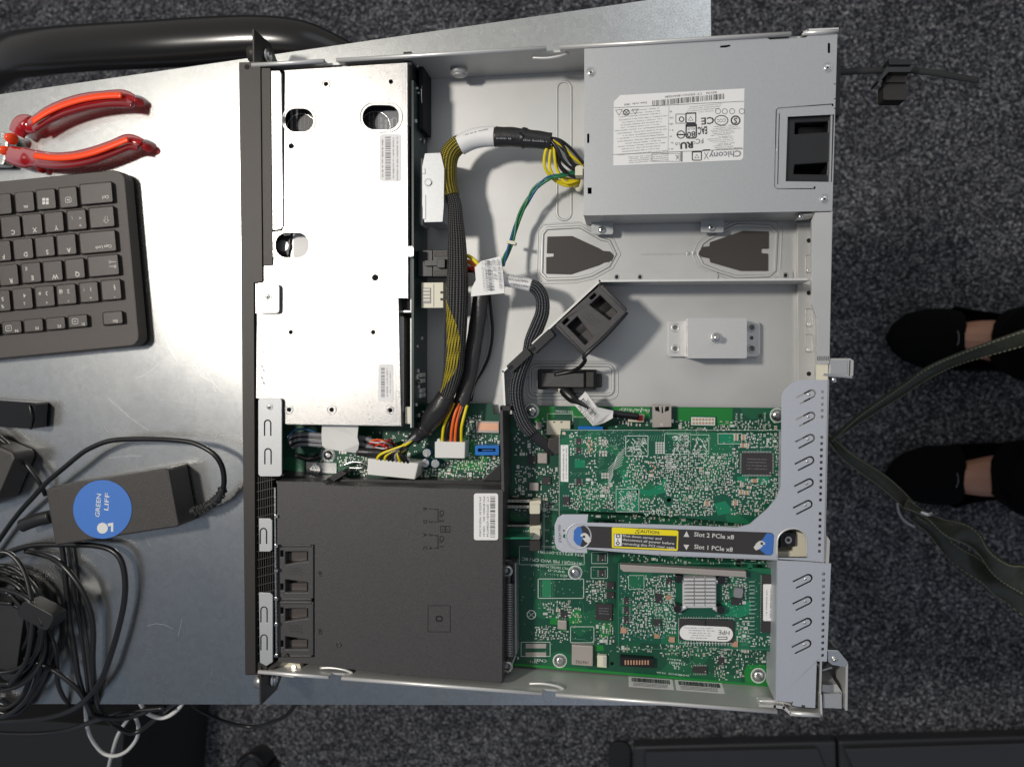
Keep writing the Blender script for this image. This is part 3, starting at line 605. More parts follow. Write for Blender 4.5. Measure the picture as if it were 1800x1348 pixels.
# ---------------------------------------------------------------- sheet bracket between card and bundle
sb = thing('sheet_bracket', 'pale folded sheet metal bracket with a round boss beside the drive cage', 'bracket', P(758, 335, .005))
mb = MB(); prism(mb, [(747, 270), (774, 269), (776, 275), (781, 297), (780, 365), (778, 390), (746, 391), (742, 360), (742, 292)], .008, .0375, 'psu'); box(mb, 742, 296, 747, 306, .030, .038, 'psu'); box(mb, 743, 343, 748, 385, .030, .038, 'psu')
ring(mb, circ(753, 321, 6.5, 16), .0375, 1, 'psu'); cyl(mb, 753, 321, 5, .0375, .0385, 'psu'); mb.build('bracket_plate', sb, .0006)
mb = MB(); prism(mb, [(719, 280), (742, 278), (744, 394), (732, 401), (719, 402)], .004, .020, 'chassis'); mb.build('bracket_base', sb, .0005)
# ---------------------------------------------------------------- power supply
ps = thing('power_supply', 'flat grey steel power supply box with white rating label, top right of the server', 'power supply', P(1250, 230, .003))
ZP = .0425
mb = MB(); a, b_ = P(1027, 86, ZP), P(1467, 376, ZP)
X = lambda x, y: P(x, y, ZP).xy
poly = [X(1027, 86), X(1349, 67), X(1354, 71), X(1415, 67.5), X(1424, 60.5), X(1472, 59.5), X(1463, 371), X(1027, 379)]
holes = [[X(*p) for p in h] for h in ([(1384, 205.3), (1472.3, 200.3), (1466, 320.8), (1380.4, 319.4)][::1],)]
fan_h = [(1384.5, 205.6), (1466.5, 201.5), (1462.5, 320.3), (1381, 319)]
slots = [[(1266, 81), (1284, 79), (1284, 82), (1276, 84), (1266, 84.5)], rr(1455, 76, 1459.5, 94, 2), rr(1032, 235, 1036, 252, 2), [(1033, 330), (1040, 330), (1040, 341), (1033, 341)]]
wprism(mb, poly, ZP - .0008, ZP, 'psu', [[X(*p) for p in h] for h in [fan_h] + slots])
e1 = [(1365, 333), (1364, 190), (1372, 188), (1462, 184)]
def rid(pts, r_, zz, m_='psu'): wtube(mb, [P(x, y, zz) for x, y in pts], r_ * SC(zz), m_, 6, .5)
rid([(1364.5, 194), (1368, 190.5), (1463, 183.5)], .8, ZP); rid([(1364.5, 194), (1361.5, 328), (1366, 332), (1432, 332)], .8, ZP); rid([(1370, 200), (1367, 324)], .7, ZP, 'psu')
rid([(1463, 183), (1463.5, 187)], 1.6, ZP, 'edge'); rid([(1432, 328), (1432, 332)], 1.4, ZP, 'edge')
for y in (148, 174, 191): rid([(1466, y), (1469, y)], .7, ZP, 'ink')
mb.build('lid', ps, .0003)
mb = MB(); p0 = [P(1028, 86.5, ZP), P(1470.5, 61, ZP), P(1462, 370.5, ZP), P(1027.6, 378, ZP)]
x0, x1 = p0[0].x + .0002, .3972; yb, yt = p0[3].y + .0002, p0[0].y - .0004
t_ = .001
wbox(mb, x0, yb, x1, yb + t_, .0035, ZP - .0009, 'psu'); wbox(mb, x0, yt - t_, x1, yt, .0035, ZP - .0009, 'psu'); wbox(mb, x0, yb + t_, x0 + t_, yt - t_, .0035, ZP - .0009, 'psu'); wbox(mb, x1 - t_, yb + t_, x1, yt - t_, .0035, ZP - .0009, 'psu'); wbox(mb, x0 + t_, yb + t_, x1 - t_, yt - t_, .0035, .0045, 'dark')
mb.build('case', ps)
mb = MB(); cx_, cy_ = 1423, 262
prism(mb, [(1383, 204), (1468, 200), (1464, 322), (1379, 320.5)], .006, .0395, 'black', [[(1398, 216), (1456, 214), (1455, 232), (1397, 236)], [(1397, 290), (1455, 286), (1453, 307), (1395, 306)]])
mb.build('blower_frame', ps, .0006); mb = MB(); prism(mb, [(1386, 210), (1462, 206), (1459, 316), (1383, 316)], .008, .015, 'dark'); mb.build('pocket_shade', ps)  # dark plate added under the blower to darken its pockets
mb = MB(); 
vs = [P(1425, 222, .028), P(1425, 303, .028)]; wtube(mb, [P(1396 , 262, .026), P(1456, 262, .026)], .0135, 'black', 28); mb.build('blower_hub', ps)
for x, y in ((1038.5, 127.4), (1455, 119), (1449.5, 350)): ring_ = MB(); ring(ring_, circ(x, y, 8, 20), ZP, 1, 'psu', .6); ring_.build('screw_dimple', ps); screw('lid_screw', ps, x, y, 6.3, ZP, .0006)
for x0_, x1_, xs, ys, yb_ in ((1040, 1078, 1058, 404, 412), (1232, 1272, 1251, 400, 409)):
    mb = MB(); prism(mb, rr(x0_, 376, x1_, yb_, 4), .0095, .0115, 'psu'); mb.build('foot_tab', ps, .0004); screw('foot_screw', ps, xs, ys, 7, .0115, .0014)
# rating label
z = ZP + .0002; mb = MB(); prism(mb, [(1090.4, 167.7), (1309, 155.8), (1308.6, 160), (1306.5, 277), (1303, 281.5), (1078, 291.5), (1079, 179)], ZP, z, 'paper'); mb.build('rating_label', ps)
z += .0001; mb = MB(); RL = 177.5   # print runs upside down, label tilted slightly
def lt(s, x, y, h, m_='ink', wid=None, bold=0): text(mb, s, x, y, z, h, m_, 180 + 2.6, wid=wid, bold=bold)
lt('Chicony', 1275, 271.5, 10, 'greyink', 52, .02); lt('POWER TECHNOLOGY', 1281, 261.5, 2.6, 'ink', 42)
bars(mb, 1209, 176, z, 116, 9, 'ink', 3, 5); lt('REV:04    CT: 5FDNU1180AV0280', 1214, 166.5, 3.4, 'ink', 84); lt('Date code: 1805', 1117, 182.5, 3.2, 'ink', 38)
def seg(pts, w=.7, m_='ink'): line(mb, pts, z, w, m_, 0)
seg([(1080, 190), (1307, 178.5)]); seg([(1078, 272), (1306, 262)], .7); seg([(1176, 187), (1174, 272)], .5, 'greyink')
for x, y, h in ((1293, 212, 9),): ring(mb, circ(x, y, 7.5, 20), z, 1.1, 'ink', .05); lt('S', x, y, 9, 'ink', None, .02)
ring(mb, circ(1268, 212, 11.5, 24, 8.5), z, .7, 'ink', .05); lt('CCC', 1268, 212, 5.5, 'ink', 14)
lt('CE', 1244, 212, 11, 'ink', 21, .02); lt('EAC', 1235, 229, 12, 'ink', 15, .03)
ring(mb, rr(1206, 217, 1224, 243, 4), z, 1.1, 'ink', .05); lt('80', 1215, 236, 9, 'ink', 14, .02); lt('PLUS', 1215, 226.5, 3.6, 'ink', 12); box(mb, 1207, 218, 1223, 223, z - .0001, z, 'ink')
ring(mb, circ(1197, 237, 6.5, 20), z, .8, 'ink', .05); seg([(1190, 237), (1204, 237)], 2.2); 
lt('RU', 1207, 255, 10, 'ink', 21, .05); lt('C', 1220, 251, 5); lt('US', 1191, 253, 4.6, 'ink', 8); lt('FC', 1230, 248, 8, 'ink', 12)
ring(mb, rr(1206, 199, 1223, 216, 2), z, .8, 'ink', .05); seg([(1206, 200), (1223, 199)], 2); ring(mb, [(1210, 212), (1218, 212), (1214, 205)], z, .6, 'ink', .05)
ring(mb, rr(1188, 201, 1205, 217, 1), z, .6, 'greyink', .05); ring(mb, circ(1198, 210, 4), z, .8, 'ink', .05)
for x in (1305, 1288, 1275, 1263): ring(mb, circ(x - 1, 196, 4.6, 14), z, .5, 'greyink', .05)
ring(mb, [(1082, 194), (1094, 193), (1088, 203)], z, .7, 'ink', .05); ring(mb, circ(1101, 198, 5), z, .8, 'ink', .05); seg([(1098, 195), (1104, 201)], .9); seg([(1104, 195), (1098, 201)], .9); ring(mb, [(1111, 193), (1122, 192), (1116.5, 201)], z, .7, 'ink', .05)
ring(mb, rr(1217, 267, 1233, 282, 2), z, .8, 'ink', .05); seg([(1217, 267.5), (1233, 267)], 2); ring(mb, [(1221, 278), (1229, 278), (1225, 272)], z, .6, 'ink', .05); seg([(1236, 264.5), (1247, 264)], 2.2); seg([(1238, 268), (1245, 280)], .8); seg([(1245, 268), (1238, 280)], .8)
ring(mb, rr(1197, 267, 1199, 284, 1), z, .6, 'ink', .05); lt('K', 1190, 276, 8, 'ink', 5)
rl = random.Random(4)
for i in range(17): ttext(mb, 1127 + rl.uniform(-3, 3), 194 + i * 4.7, z, rl.uniform(60, 88), 1.9, 'greyink', 183, i + 40)
for i in range(13): ttext(mb, 1273 + rl.uniform(-8, 4), 222 + i * 3.1, z, rl.uniform(22, 52), 1.6, 'greyink', 183, i + 80)
for i in range(7): ttext(mb, 1180, 197 + i * 11, z, 6, 3.4, 'greyink', 183, i + 90)
for i in range(4): ttext(mb, 1240 - i * 2, 186 + i * 3.8, z, 52, 1.6, 'greyink', 183, i + 120); ttext(mb, 1140, 274 + i * 3.4, z, 66, 1.8, 'greyink', 183, i + 130)
ring(mb, rr(1146, 270, 1195, 284, 1), z, .4, 'greyink', .05)
mb.build('label_print', ps)
# ---------------------------------------------------------------- mount bracket with bolt
mk = thing('mount_bracket', 'silver stepped steel bracket with a central bolt on the bare server floor', 'bracket', P(1255, 595, .0025))
mb = MB(); prism(mb, rr(1174, 564, 1216, 627, 4), .003, .0065, 'mount', [circ(1187, 576, 4, 12), circ(1187, 613, 4, 12)]); mb.build('flange', mk, .0005); mb = MB(); prism(mb, rr(1300, 565, 1336, 627, 7), .003, .0065, 'mount', [circ(1321, 576, 4.5, 12), circ(1321, 594, 3.4, 12), circ(1321, 613, 4.5, 12)]); mb.build('flange', mk, .0005)
mb = MB()
for x, y in ((1187, 576), (1187, 613), (1321, 576), (1321, 613)): ring(mb, circ(x, y, 6.5), .0066, 1.3, 'mount', .8)
mb.build('hole_rim', mk)
mb = MB(); prism(mb, rr(1208, 559, 1313, 630, 3), .003, .0225, 'mount'); mb.build('raised_box', mk, .0022)
mb = MB(); cyl(mb, 1260, 594, 10, .0225, .0232, 'steel', 20); cyl(mb, 1260, 594, 6, .0232, .030, 'steel', 16); dome(mb, 1260, 594, 6, .030, .0012, 'steel'); cyl(mb, 1260, 593, 3, .0309, .0314, 'steel_dull'); mb.build('bolt', mk, .0003)
# ---------------------------------------------------------------- loose fan leaning on the divider
def fan_top(mb, quad, z0, z1, m_='shroud', depth=.010, mark=True):
    """a fan seen on its edge: frame with two pockets left of centre and right; quad = four pixel corners a-b long side, c-d."""
    a, b_, c, d = [Vector(q) for q in quad]
    def U(u, v): p = (a * (1 - u) + b_ * u) * (1 - v) + (d * (1 - u) + c * u) * v; return (p.x, p.y)
    pk = [[U(.12, .2), U(.36, .2), U(.30, .84), U(.12, .84)], [U(.64, .2), U(.88, .2), U(.88, .84), U(.70, .84)]]
    sm = [[U(.1, .06), U(.22, .06), U(.22, .14), U(.1, .14)], [U(.72, .06), U(.84, .06), U(.84, .14), U(.72, .14)]]
    prism(mb, [U(0, 0), U(1, 0), U(1, 1), U(0, 1)], z1 - depth, z1, m_, pk + sm)
    prism(mb, [U(.01, .01), U(.99, .01), U(.99, .99), U(.01, .99)], z0, z1 - depth - .0001, m_)
    for k in range(3): line(mb, [U(.42 + k * .05, .3), U(.45 + k * .05, .42), U(.43 + k * .05, .54), U(.47 + k * .05, .68)], z1, 1.0, 'bezel')
    wtube(mb, [P(*U(.0, .03), z1 - .001), P(*U(.0, .97), z1 - .001)], .0016, m_, 8); wtube(mb, [P(*U(1, .03), z1 - .001), P(*U(1, .97), z1 - .001)], .0016, m_, 8)
fn = thing('loose_fan', 'loose black cooling fan lying askew against the diagonal divider', 'fan', P(1038, 562, .003))
mb = MB(); fan_top(mb, [(977, 571), (1055, 501), (1102, 548), (1028, 624)], .003, .0405); mb.build('fan_frame', fn, .0008)
mb = MB(); wtube(mb, [P(1000, 592, .018), P(1074, 528, .018)], .0135, 'shroud', 24); mb.build('fan_hub', fn)
mb = MB(); tube(mb, [(1102, 549, .038), (1065, 590, .040), (1029, 624, .040), (1028, 635, .034), (1012, 650, .02), (975, 659, .016)], 3.6, 'blackwire', 8); tag(mb.build('fan_cable'), 'short black cable from the loose fan to the black cable box', 'cable')
# clip box
cb = thing('cable_box', 'small black plastic cable box in the pressed pocket of the server floor', 'cable clip', P(1002, 668, .0025))
mb = MB(); box(mb, 945, 649, 1048, 686, .0026, .012, 'black'); box(mb, 1047, 657, 1058, 681, .0026, .010, 'blackgloss'); box(mb, 1030, 653, 1044, 682, .012, .0165, 'bezel'); mb.build('box_base', cb, .0008)
mb = MB(); box(mb, 950, 655, 1027, 681, .0121, .017, 'shroud'); mb.build('box_lid', cb, .0008)
M['windowbrown'] = mat('brown_grey_plastic', (.075, .062, .058), 0, .35)
# ---------------------------------------------------------------- air shroud
sh = thing('air_shroud', 'large matt black plastic air duct with printed channel marks, lower left of server', 'air duct', P(690, 1010, .003))
ZS = .0405
mb = MB(); top = [(487, 846), (565, 847), (576, 853), (800, 859), (884, 861), (884, 1205), (800, 1196), (700, 1187), (543, 1167), (489, 1164)]
bay = [[(486.9, 957), (553, 957), (553, 1154), (486.9, 1154)]]
top2 = [(487, 846), (565, 847), (576, 853), (800, 859), (884, 861), (882.5, 1199), (800, 1193), (700, 1185), (543, 1166), (489, 1163), (489, 1155), (553, 1155), (553, 957), (487, 957)]
prism(mb, top2, ZS - .002, ZS, 'shroud'); mb.build('top_panel', sh, .0008)
mb = MB(); wall(mb, [(487, 847), (565, 848), (576, 854), (800, 860), (883, 862), (881.5, 1198), (700, 1184), (543, 1165)], .006, ZS - .0021, .0016, 'shroud'); 
prism(mb, [(560, 842), (884, 845), (884, 862), (574, 856)], .010, .022, 'black'); prism(mb, [(484, 832), (566, 840), (575, 850), (487, 850)], .006, .024, 'black')
mb.build('side_skirt', sh)
mb = MB(); prism(mb, [(566, 845), (600, 826), (610, 832), (578, 852)], .014, .026, 'black'); mb.build('shroud_tab', sh, .0006); mb = MB(); prism(mb, [(845, 845), (881, 812), (881, 846)], .010, .025, 'black'); mb.build('shroud_tab', sh, .0006); mb = MB(); prism(mb, [(520, 1166), (545, 1172), (552, 1180), (522, 1180)], .012, .022, 'black'); mb.build('shroud_tab', sh, .0006)
mb = MB(); wall(mb, [(881, 716), (884, 862)], .008, ZS, .0022, 'shroud'); box(mb, 879, 713, 898, 722, .034, ZS, 'black'); mb.build('divider_fin', sh, .0004)
mb = MB(); ring(mb, [(752.5, 1064), (791.5, 1064), (791.5, 1110), (752.5, 1110)], ZS, .9, 'dark', .15); ring(mb, rr(767, 1083, 777, 1091, 2), ZS, 1.4, 'dark', .15); ring(mb, circ(596, 1133, 4, 12), ZS, .8, 'blackgloss', .8); mb.build('moulded_mark', sh)
mb = MB(); z = ZS + .0001; pt = lambda s, x, y, h, r_=-90, w_=None: text(mb, s, x, y, z, h * 1.15, 'ink2', r_, wid=w_, bold=.03)
M['ink2'] = mat('matt_black_print', (.006, .006, .006), 0, .7)
pt('Ch 2', 776, 907, 7); pt('Ch 1', 776, 952, 7)
for y, s1, s2 in ((894, '1', 'B'), (917, '2', 'D'), (940, '3', 'A'), (963, '4', 'C')): pt(s1, 757, y, 6); pt(s2, 747, y, 6)
line(mb, [(764, 895), (770, 895), (770, 917), (764, 917)], ZS, 1.8, 'ink2'); line(mb, [(764, 941), (770, 941), (770, 963), (764, 963)], ZS, 1.8, 'ink2')
ring(mb, [(774, 925), (791, 925), (791, 934.5), (774, 934.5)], z, 1.1, 'ink2', .1); line(mb, [(783, 925), (783, 935)], ZS, 1.8, 'ink2'); line(mb, [(774, 930), (791, 930)], ZS, 1, 'ink2')
pt('#1', 563, 1009, 6); pt('#2', 563, 1110, 6); mb.build('printed_marks', sh)
mb = MB(); prism(mb, rr(833, 867, 875.5, 949, 4), ZS, ZS + .0002, 'paper'); mb.build('part_sticker', sh)
mb = MB(); z = ZS + .0003; bars(mb, 866, 908, z, 74, 9, 'ink', 90, 31); 
for i, s in enumerate(('CT: 2PF2WE1VDB4Y34', 'P/N 874001-001   VER:01', 'SPN: 823302-001  MADE IN CHINA')): text(mb, s, 857 - i * 6.5, 908, z, 3.6, 'ink', -90, wid=72)
mb.build('sticker_print', sh)
for i, y0 in enumerate((957, 1057)):
    f = thing('duct_fan', ('upper black fan block set in the air duct edge, beside mark one', 'lower black fan block set in the air duct edge, beside mark two')[i], 'fan', P(520, y0 + 48, .003), 'fans set in the air duct')
    mb = MB(); fan_top(mb, [(489, y0 + 1), (489, y0 + 95), (551, y0 + 95), (551, y0 + 1)], .004, ZS - .002); mb.build('fan_frame', f, .0008)
    mb = MB(); 
    for k in (0, 1):
        c_ = (y0 + 21, y0 + 76)[k]; prism(mb, [(507, c_ - 8), (540, c_ - 9), (540, c_ + 8), (507, c_ + 8)], ZS - .010, ZS - .0075, 'windowbrown')
    mb.build('fan_window', f, .0004)
# heat sink fins beside the duct
hs = thing('cpu_heatsink', 'column of dark stacked heat sink fins beside the air duct edge', 'heat sink', P(895, 1085, .01))
mb = MB(); prism(mb, [(884, 984), (905, 984), (907, 1150), (898, 1178), (884, 1178)], .010, .017, 'steel_dull'); wall(mb, [(906, 990), (907, 1150), (898, 1172)], .010, .024, .0010, 'steel_dull'); mb.build('fin_base', hs)
for i in range(31):
    y = 1028 + i * 4.15; mb = MB(); tube(mb, [(883, y, .027), (893, y - .6, .030), (899, y, .029), (902.5, y + 1.5, .022)], 1.15, 'steel_dull', 6, 3); mb.build('fin', hs)
for y in (1003, 1171):
    mb = MB(); ring(mb, circ(891, y, 9, 20), .024, 2.2, 'steel', 1.2); ring(mb, circ(891, y, 7.5, 20), .026, 1.8, 'steel', 1.2); cyl(mb, 889, y, 4, .018, .029, 'steel_dull'); mb.build('spring_screw', hs)
mb = MB(); tube(mb, [(886, 985, .027), (899, 986, .025), (903, 1000, .022), (901, 1024, .022)], 4, 'blackgloss', 8); mb.build('fin_clip', hs)
RC = random.Random(21)
class Occ:
    def __init__(s): s.r = []
    def free(s, x, y, w, h, pad=.4):
        for a, b_, c, d in s.r:
            if abs(x - a) < (w + c) / 2 + pad and abs(y - b_) < (h + d) / 2 + pad: return False
        return True
    def put(s, x, y, w, h): s.r.append((x, y, w, h))
def smd(mb, x, y, L, W, z, vert, body, h=.0006):
    if vert:
        box(mb, x - W / 2, y - L / 2, x + W / 2, y - L / 6, z, z + h, 'solder'); box(mb, x - W / 2, y + L / 6, x + W / 2, y + L / 2, z, z + h, 'solder'); box(mb, x - W / 2 + .1, y - L / 6, x + W / 2 - .1, y + L / 6, z, z + h * 1.05, body)
    else:
        box(mb, x - L / 2, y - W / 2, x - L / 6, y + W / 2, z, z + h, 'solder'); box(mb, x + L / 6, y - W / 2, x + L / 2, y + W / 2, z, z + h, 'solder'); box(mb, x - L / 6, y - W / 2 + .1, x + L / 6, y + W / 2 - .1, z, z + h * 1.05, body)
def cluster(mb, occ, x0, y0, x1, y1, n, z, bodies=('smd_grey', 'smd_dark', 'smd_tan', 'smd_grey', 'silk'), big=.12):
    for i in range(n):
        t = RC.random(); vert = RC.random() < .5
        L, W = (RC.uniform(3.2, 4.6), RC.uniform(1.6, 2.3)) if t > big else (RC.uniform(6, 9), RC.uniform(4, 6))
        for k in range(5):
            x = round(RC.uniform(x0, x1) / 1.5) * 1.5; y = round(RC.uniform(y0, y1) / 1.5) * 1.5; w_, h_ = (W, L) if vert else (L, W)
            if occ.free(x, y, w_, h_):
                occ.put(x, y, w_, h_)
                if RC.random() < .30 and t > big: box(mb, x - w_ / 2, y - h_ / 2, x + w_ / 2, y + h_ / 2, z, z + .0002, 'solder' if RC.random() < .6 else 'silk')
                else: smd(mb, x, y, L, W, z, vert, RC.choice(bodies))
                break
def vias(mb, x0, y0, x1, y1, n, z, m_='silk', r=.55):
    for i in range(n):
        x, y = RC.uniform(x0, x1), RC.uniform(y0, y1); c = P(x, y, z + .00012); k = r * SC(z) * RC.uniform(.8, 1.3)
        mb.add([c + Vector((k * math.cos(a), k * math.sin(a), 0)) for a in (0, 1.047, 2.094, 3.14, 4.19, 5.236)], [(0, 1, 2, 3, 4, 5)], m_)
def scribble(mb, x0, y0, x1, y1, n, z, m_='silk', w=1.2):
    for i in range(n):
        x, y = RC.uniform(x0, x1), RC.uniform(y0, y1); a = RC.choice((0, .785, 1.57, 2.356)); L = RC.uniform(3, 8); p = [(x, y), (x + L * math.cos(a), y + L * math.sin(a))]
        if RC.random() < .5: a += .785; p.append((p[-1][0] + L * .5 * math.cos(a), p[-1][1] + L * .5 * math.sin(a)))
        if all(x0 - 2 < q[0] < x1 + 2 and y0 - 2 < q[1] < y1 + 2 for q in p): line(mb, p, z, w, m_)
def silkrect(mb, x0, y0, x1, y1, z, w=.9, m_='silk'): line(mb, [(x0, y0), (x1, y0), (x1, y1), (x0, y1), (x0, y0)], z + .00008, w, m_)
def chip(parent, x0, y0, x1, y1, z, h=.0012, pins='', pitch=3.0, name='chip', marks=0, dot=True, body='chip'):
    mb = MB(); box(mb, x0, y0, x1, y1, z, z + h, body)
    if 'l' in pins or 'r' in pins:
        y = y0 + pitch * .6
        while y < y1 - pitch * .3:
            if 'l' in pins: box(mb, x0 - 3.2, y - .65, x0, y + .65, z, z + h * .5, 'pins')
            if 'r' in pins: box(mb, x1, y - .65, x1 + 3.2, y + .65, z, z + h * .5, 'pins')
            y += pitch
    if 't' in pins or 'b' in pins:
        x = x0 + pitch * .6
        while x < x1 - pitch * .3:
            if 't' in pins: box(mb, x - .65, y0 - 3.2, x + .65, y0, z, z + h * .5, 'pins')
            if 'b' in pins: box(mb, x - .65, y1, x + .65, y1 + 3.2, z, z + h * .5, 'pins')
            x += pitch
    for i in range(marks): ttext(mb, (x0 + x1) / 2, y0 + (y1 - y0) * (.3 + .15 * i), z + h + .00005, (x1 - x0) * .6, 2, 'greyink', 180, i + 3)
    if dot: cyl(mb, x1 - 3, y1 - 3, 1.1, z + h, z + h + .0001, 'smd_grey', 8)
    return mb.build(name, parent, .00015)
# ---------------------------------------------------------------- main board
zb = .0085
mbd = thing('main_circuit_board', 'large green main circuit board with printed outlines along the server floor', 'circuit board', P(1100, 950, .0028))
mb = MB(); bd = [(497, 742), (720, 742), (738, 709), (865, 709), (868, 728), (900, 728), (900, 713), (1376, 717), (1370, 1209), (900, 1170), (497, 1150)]
prism(mb, bd, zb - .0016, zb, 'pcb', [circ(1336, 731, 3.6, 10), circ(1076, 1166, 3.4, 10), rr(1294, 984 - 4, 1304, 996, 4)]); mb.build('board', mbd, .0001)
mb = MB()
for a in ([(940, 714.5), (975, 714.5), (975, 733), (962, 745), (940, 742)], [(1003, 714.7), (1068, 715), (1040, 735), (1010, 735), (1003, 728)], [(1076, 715), (1142, 715.5), (1142, 735), (1092, 735)], [(1190, 716), (1288, 717), (1287, 748), (1262, 748), (1260, 732), (1215, 731), (1212, 740), (1190, 740)],
          [(1000, 1173), (1200, 1190), (1300, 1199), (1368, 1204), (1368, 1208), (900, 1169.5), (900, 1165)], [(1313, 1168), (1362, 1168), (1362, 1204), (1310, 1199), (1308, 1180)]): sheet(mb, a, zb + .00008, 'plane')
for a in ([(1000, 1078), (1020, 1068), (1022, 1095), (1000, 1097)], [(968, 1085), (980, 1085), (980, 1098), (966, 1096)], [(1052, 1098), (1072, 1096), (1074, 1116), (1056, 1122)], [(1045, 1133), (1060, 1134), (1062, 1143), (1045, 1144)], [(800, 770), (835, 772), (860, 800), (850, 828), (795, 826), (820, 800)], [(985, 1100), (996, 1100), (996, 1108), (985, 1108)]): sheet(mb, a, zb + .00008, 'plane')
mb.build('copper_pour', mbd, kind='stuff')
mb = MB(); zs = zb + .0001
silkrect(mb, 946, 1017, 1026, 1051, zs, 1.1); silkrect(mb, 1003, 1101, 1044, 1129, zs, 1); silkrect(mb, 913, 960, 1027, 992, zs, .8); silkrect(mb, 916, 1128, 967, 1153, zs, .9)
silkrect(mb, 1040, 970, 1068, 990, zs, .8); silkrect(mb, 1039, 996, 1068, 1016, zs, .8); silkrect(mb, 962, 727, 1007, 745, zs); silkrect(mb, 955, 878, 957, 970, zs, .6)
sheet(mb, [(953, 1019), (969, 1019), (969, 1049), (953, 1049)], zs - .00002, 'trace')
for k in range(9): line(mb, [(950 + k * 3, 1000 + k), (950 + k * 3, 1064 + k * 2)], zs, .6, 'trace2')
for k in range(7): line(mb, [(957 + k * 3.5, 905 - k * 2), (975 + k * 3, 885 - k * 4)], zs, .7, 'trace2'); line(mb, [(950, 925 + k * 4), (968 + k, 907 + k * 4)], zs, .6, 'trace2')
line(mb, [(1020, 1055), (1026, 1062), (1026, 1080)], zs, .8, 'trace'); line(mb, [(1006, 1122), (1030, 1124), (1034, 1128), (1042, 1128)], zs, .8, 'trace2')
for x0_, y0_, pts in ((1213, 1148, [(1213, 1168), (1213, 1152), (1222, 1148), (1238, 1148)]), (1290, 1150, [(1262, 1146), (1284, 1150), (1298, 1166), (1298, 1176)])): line(mb, pts, zs, .7, 'trace2')
def st(s, x, y, h, w=None, r=180): text(mb, s, x, y, zs + .00005, h, 'silk', r - 2 if r == 180 else r, wid=w)
st('SAS CONN', 992, 723, 4, 30); st('Internal USB3', 1117, 720, 4, 48); st('Internal', 1020, 733, 3, 22); st('A14SQR1 MB W/O CPU 8C', 970, 986, 5.5, 106); st('P/N 872123-001SB1', 985, 972, 5, 80); st('BAC78-000A1  MADE IN TAIWAN', 992, 963.5, 4, 70)
st('MLT E89382 Model Rev-4', 966, 996, 4, 66); st('94V-0', 978, 1003, 4, 30); st('4D3 1-1-1-11', 977, 1010, 4.4, 40); st('196702', 1, 1, 1)
for y, s in ((886, '1'), (907, '2'), (931, '3'), (950, '4')): st(s, 961, y, 7, None, -90)
st('DIMM1', 972, 895, 3, 16); st('PORT 80', 1294, 738, 3.2, 22, -90); st('BAT 1', 1303, 738, 3.2, 20, -90); st('SW1', 1344, 733, 3.2, 14, -90)
st('E164681', 1190, 1165, 5, 26); st('Battery', 1185, 1159, 3, 24); st('UL', 1188, 1172, 7, 12); st('ZHMBSXCSS  V3.0A', 1183, 1184, 3, 56); st('CN30', 950, 1160, 5, 22); st('2512', 938, 1163, 3.4, 14)
ring(mb, circ(934, 1080, 7.5, 20), zs, 1, 'silk', .1); line(mb, [(929, 1075), (939, 1085)], zs, 1, 'silk'); line(mb, [(930, 1083), (938, 1077)], zs, 1.2, 'silk')
for y in (1131, 1146): sheet(mb, [(924, y), (960, y), (960, y + 8), (924, y + 8)], zs + .00005, 'inductor')
vias(mb, 905, 1000, 1080, 1160, 160, zb); vias(mb, 1180, 1130, 1360, 1190, 130, zb); vias(mb, 905, 880, 985, 970, 30, zb); vias(mb, 800, 730, 875, 830, 80, zb)
mb.build('board_print', mbd, kind='stuff')
mb = MB(); oc = Occ()
for q in ((935, 722, 30, 30), (1011, 1006, 28, 28), (984, 1161, 28, 28), (1333, 1187, 32, 32), (1026, 1152, 44, 44), (1120, 1160, 64, 26), (1061, 1075, 32, 34), (990, 1098, 22, 20), (1164, 735, 40, 46), (791, 790, 60, 34), (856, 752, 40, 24), (854, 791, 42, 18), (1230, 1175, 30, 22), (950, 1140, 56, 30), (1022, 1116, 44, 32), (986, 1034, 84, 36), (1236, 741, 48, 16), (954, 805, 20, 24), (938, 856, 22, 22), (962, 848, 18, 18), (1076, 1166, 12, 12)): oc.put(*q)
for q in ((978, 1055, 1003, 1085, 75), (955, 1060, 975, 1085, 22), (1000, 1066, 1022, 1095, 26), (940, 1100, 998, 1128, 80), (1050, 1096, 1078, 1132, 38), (1032, 1020, 1066, 1060, 60), (1085, 1136, 1150, 1152, 34), (1160, 1133, 1290, 1152, 80), (1255, 1150, 1280, 1195, 30), (1280, 1130, 1362, 1165, 60), (1290, 1168, 1308, 1190, 16), (1080, 718, 1140, 750, 34), (1185, 740, 1370, 756, 90), (905, 820, 984, 900, 160), (905, 735, 960, 800, 60), (770, 795, 876, 840, 170), (820, 730, 845, 775, 60), (835, 762, 876, 782, 26), (560, 765, 645, 836, 130), (640, 760, 760, 800, 60), (735, 815, 770, 838, 30), (905, 1120, 915, 1160, 5), (1040, 905, 1370, 928, 130), (1095, 975, 1360, 990, 70), (970, 940, 1000, 955, 10), (1345, 985, 1366, 1000, 10)): cluster(mb, oc, *q[:4], q[4], zb)
mb.build('surface_components', mbd, kind='stuff')
chip(mbd, 1047, 1060, 1076, 1091, zb, .0014, '', marks=3); chip(mbd, 985, 1074, 997, 1086, zb); chip(mbd, 1053, 974, 1062, 987, zb, pins='lr', body='chip'); chip(mbd, 1053, 1001, 1062, 1013, zb, pins='lr')
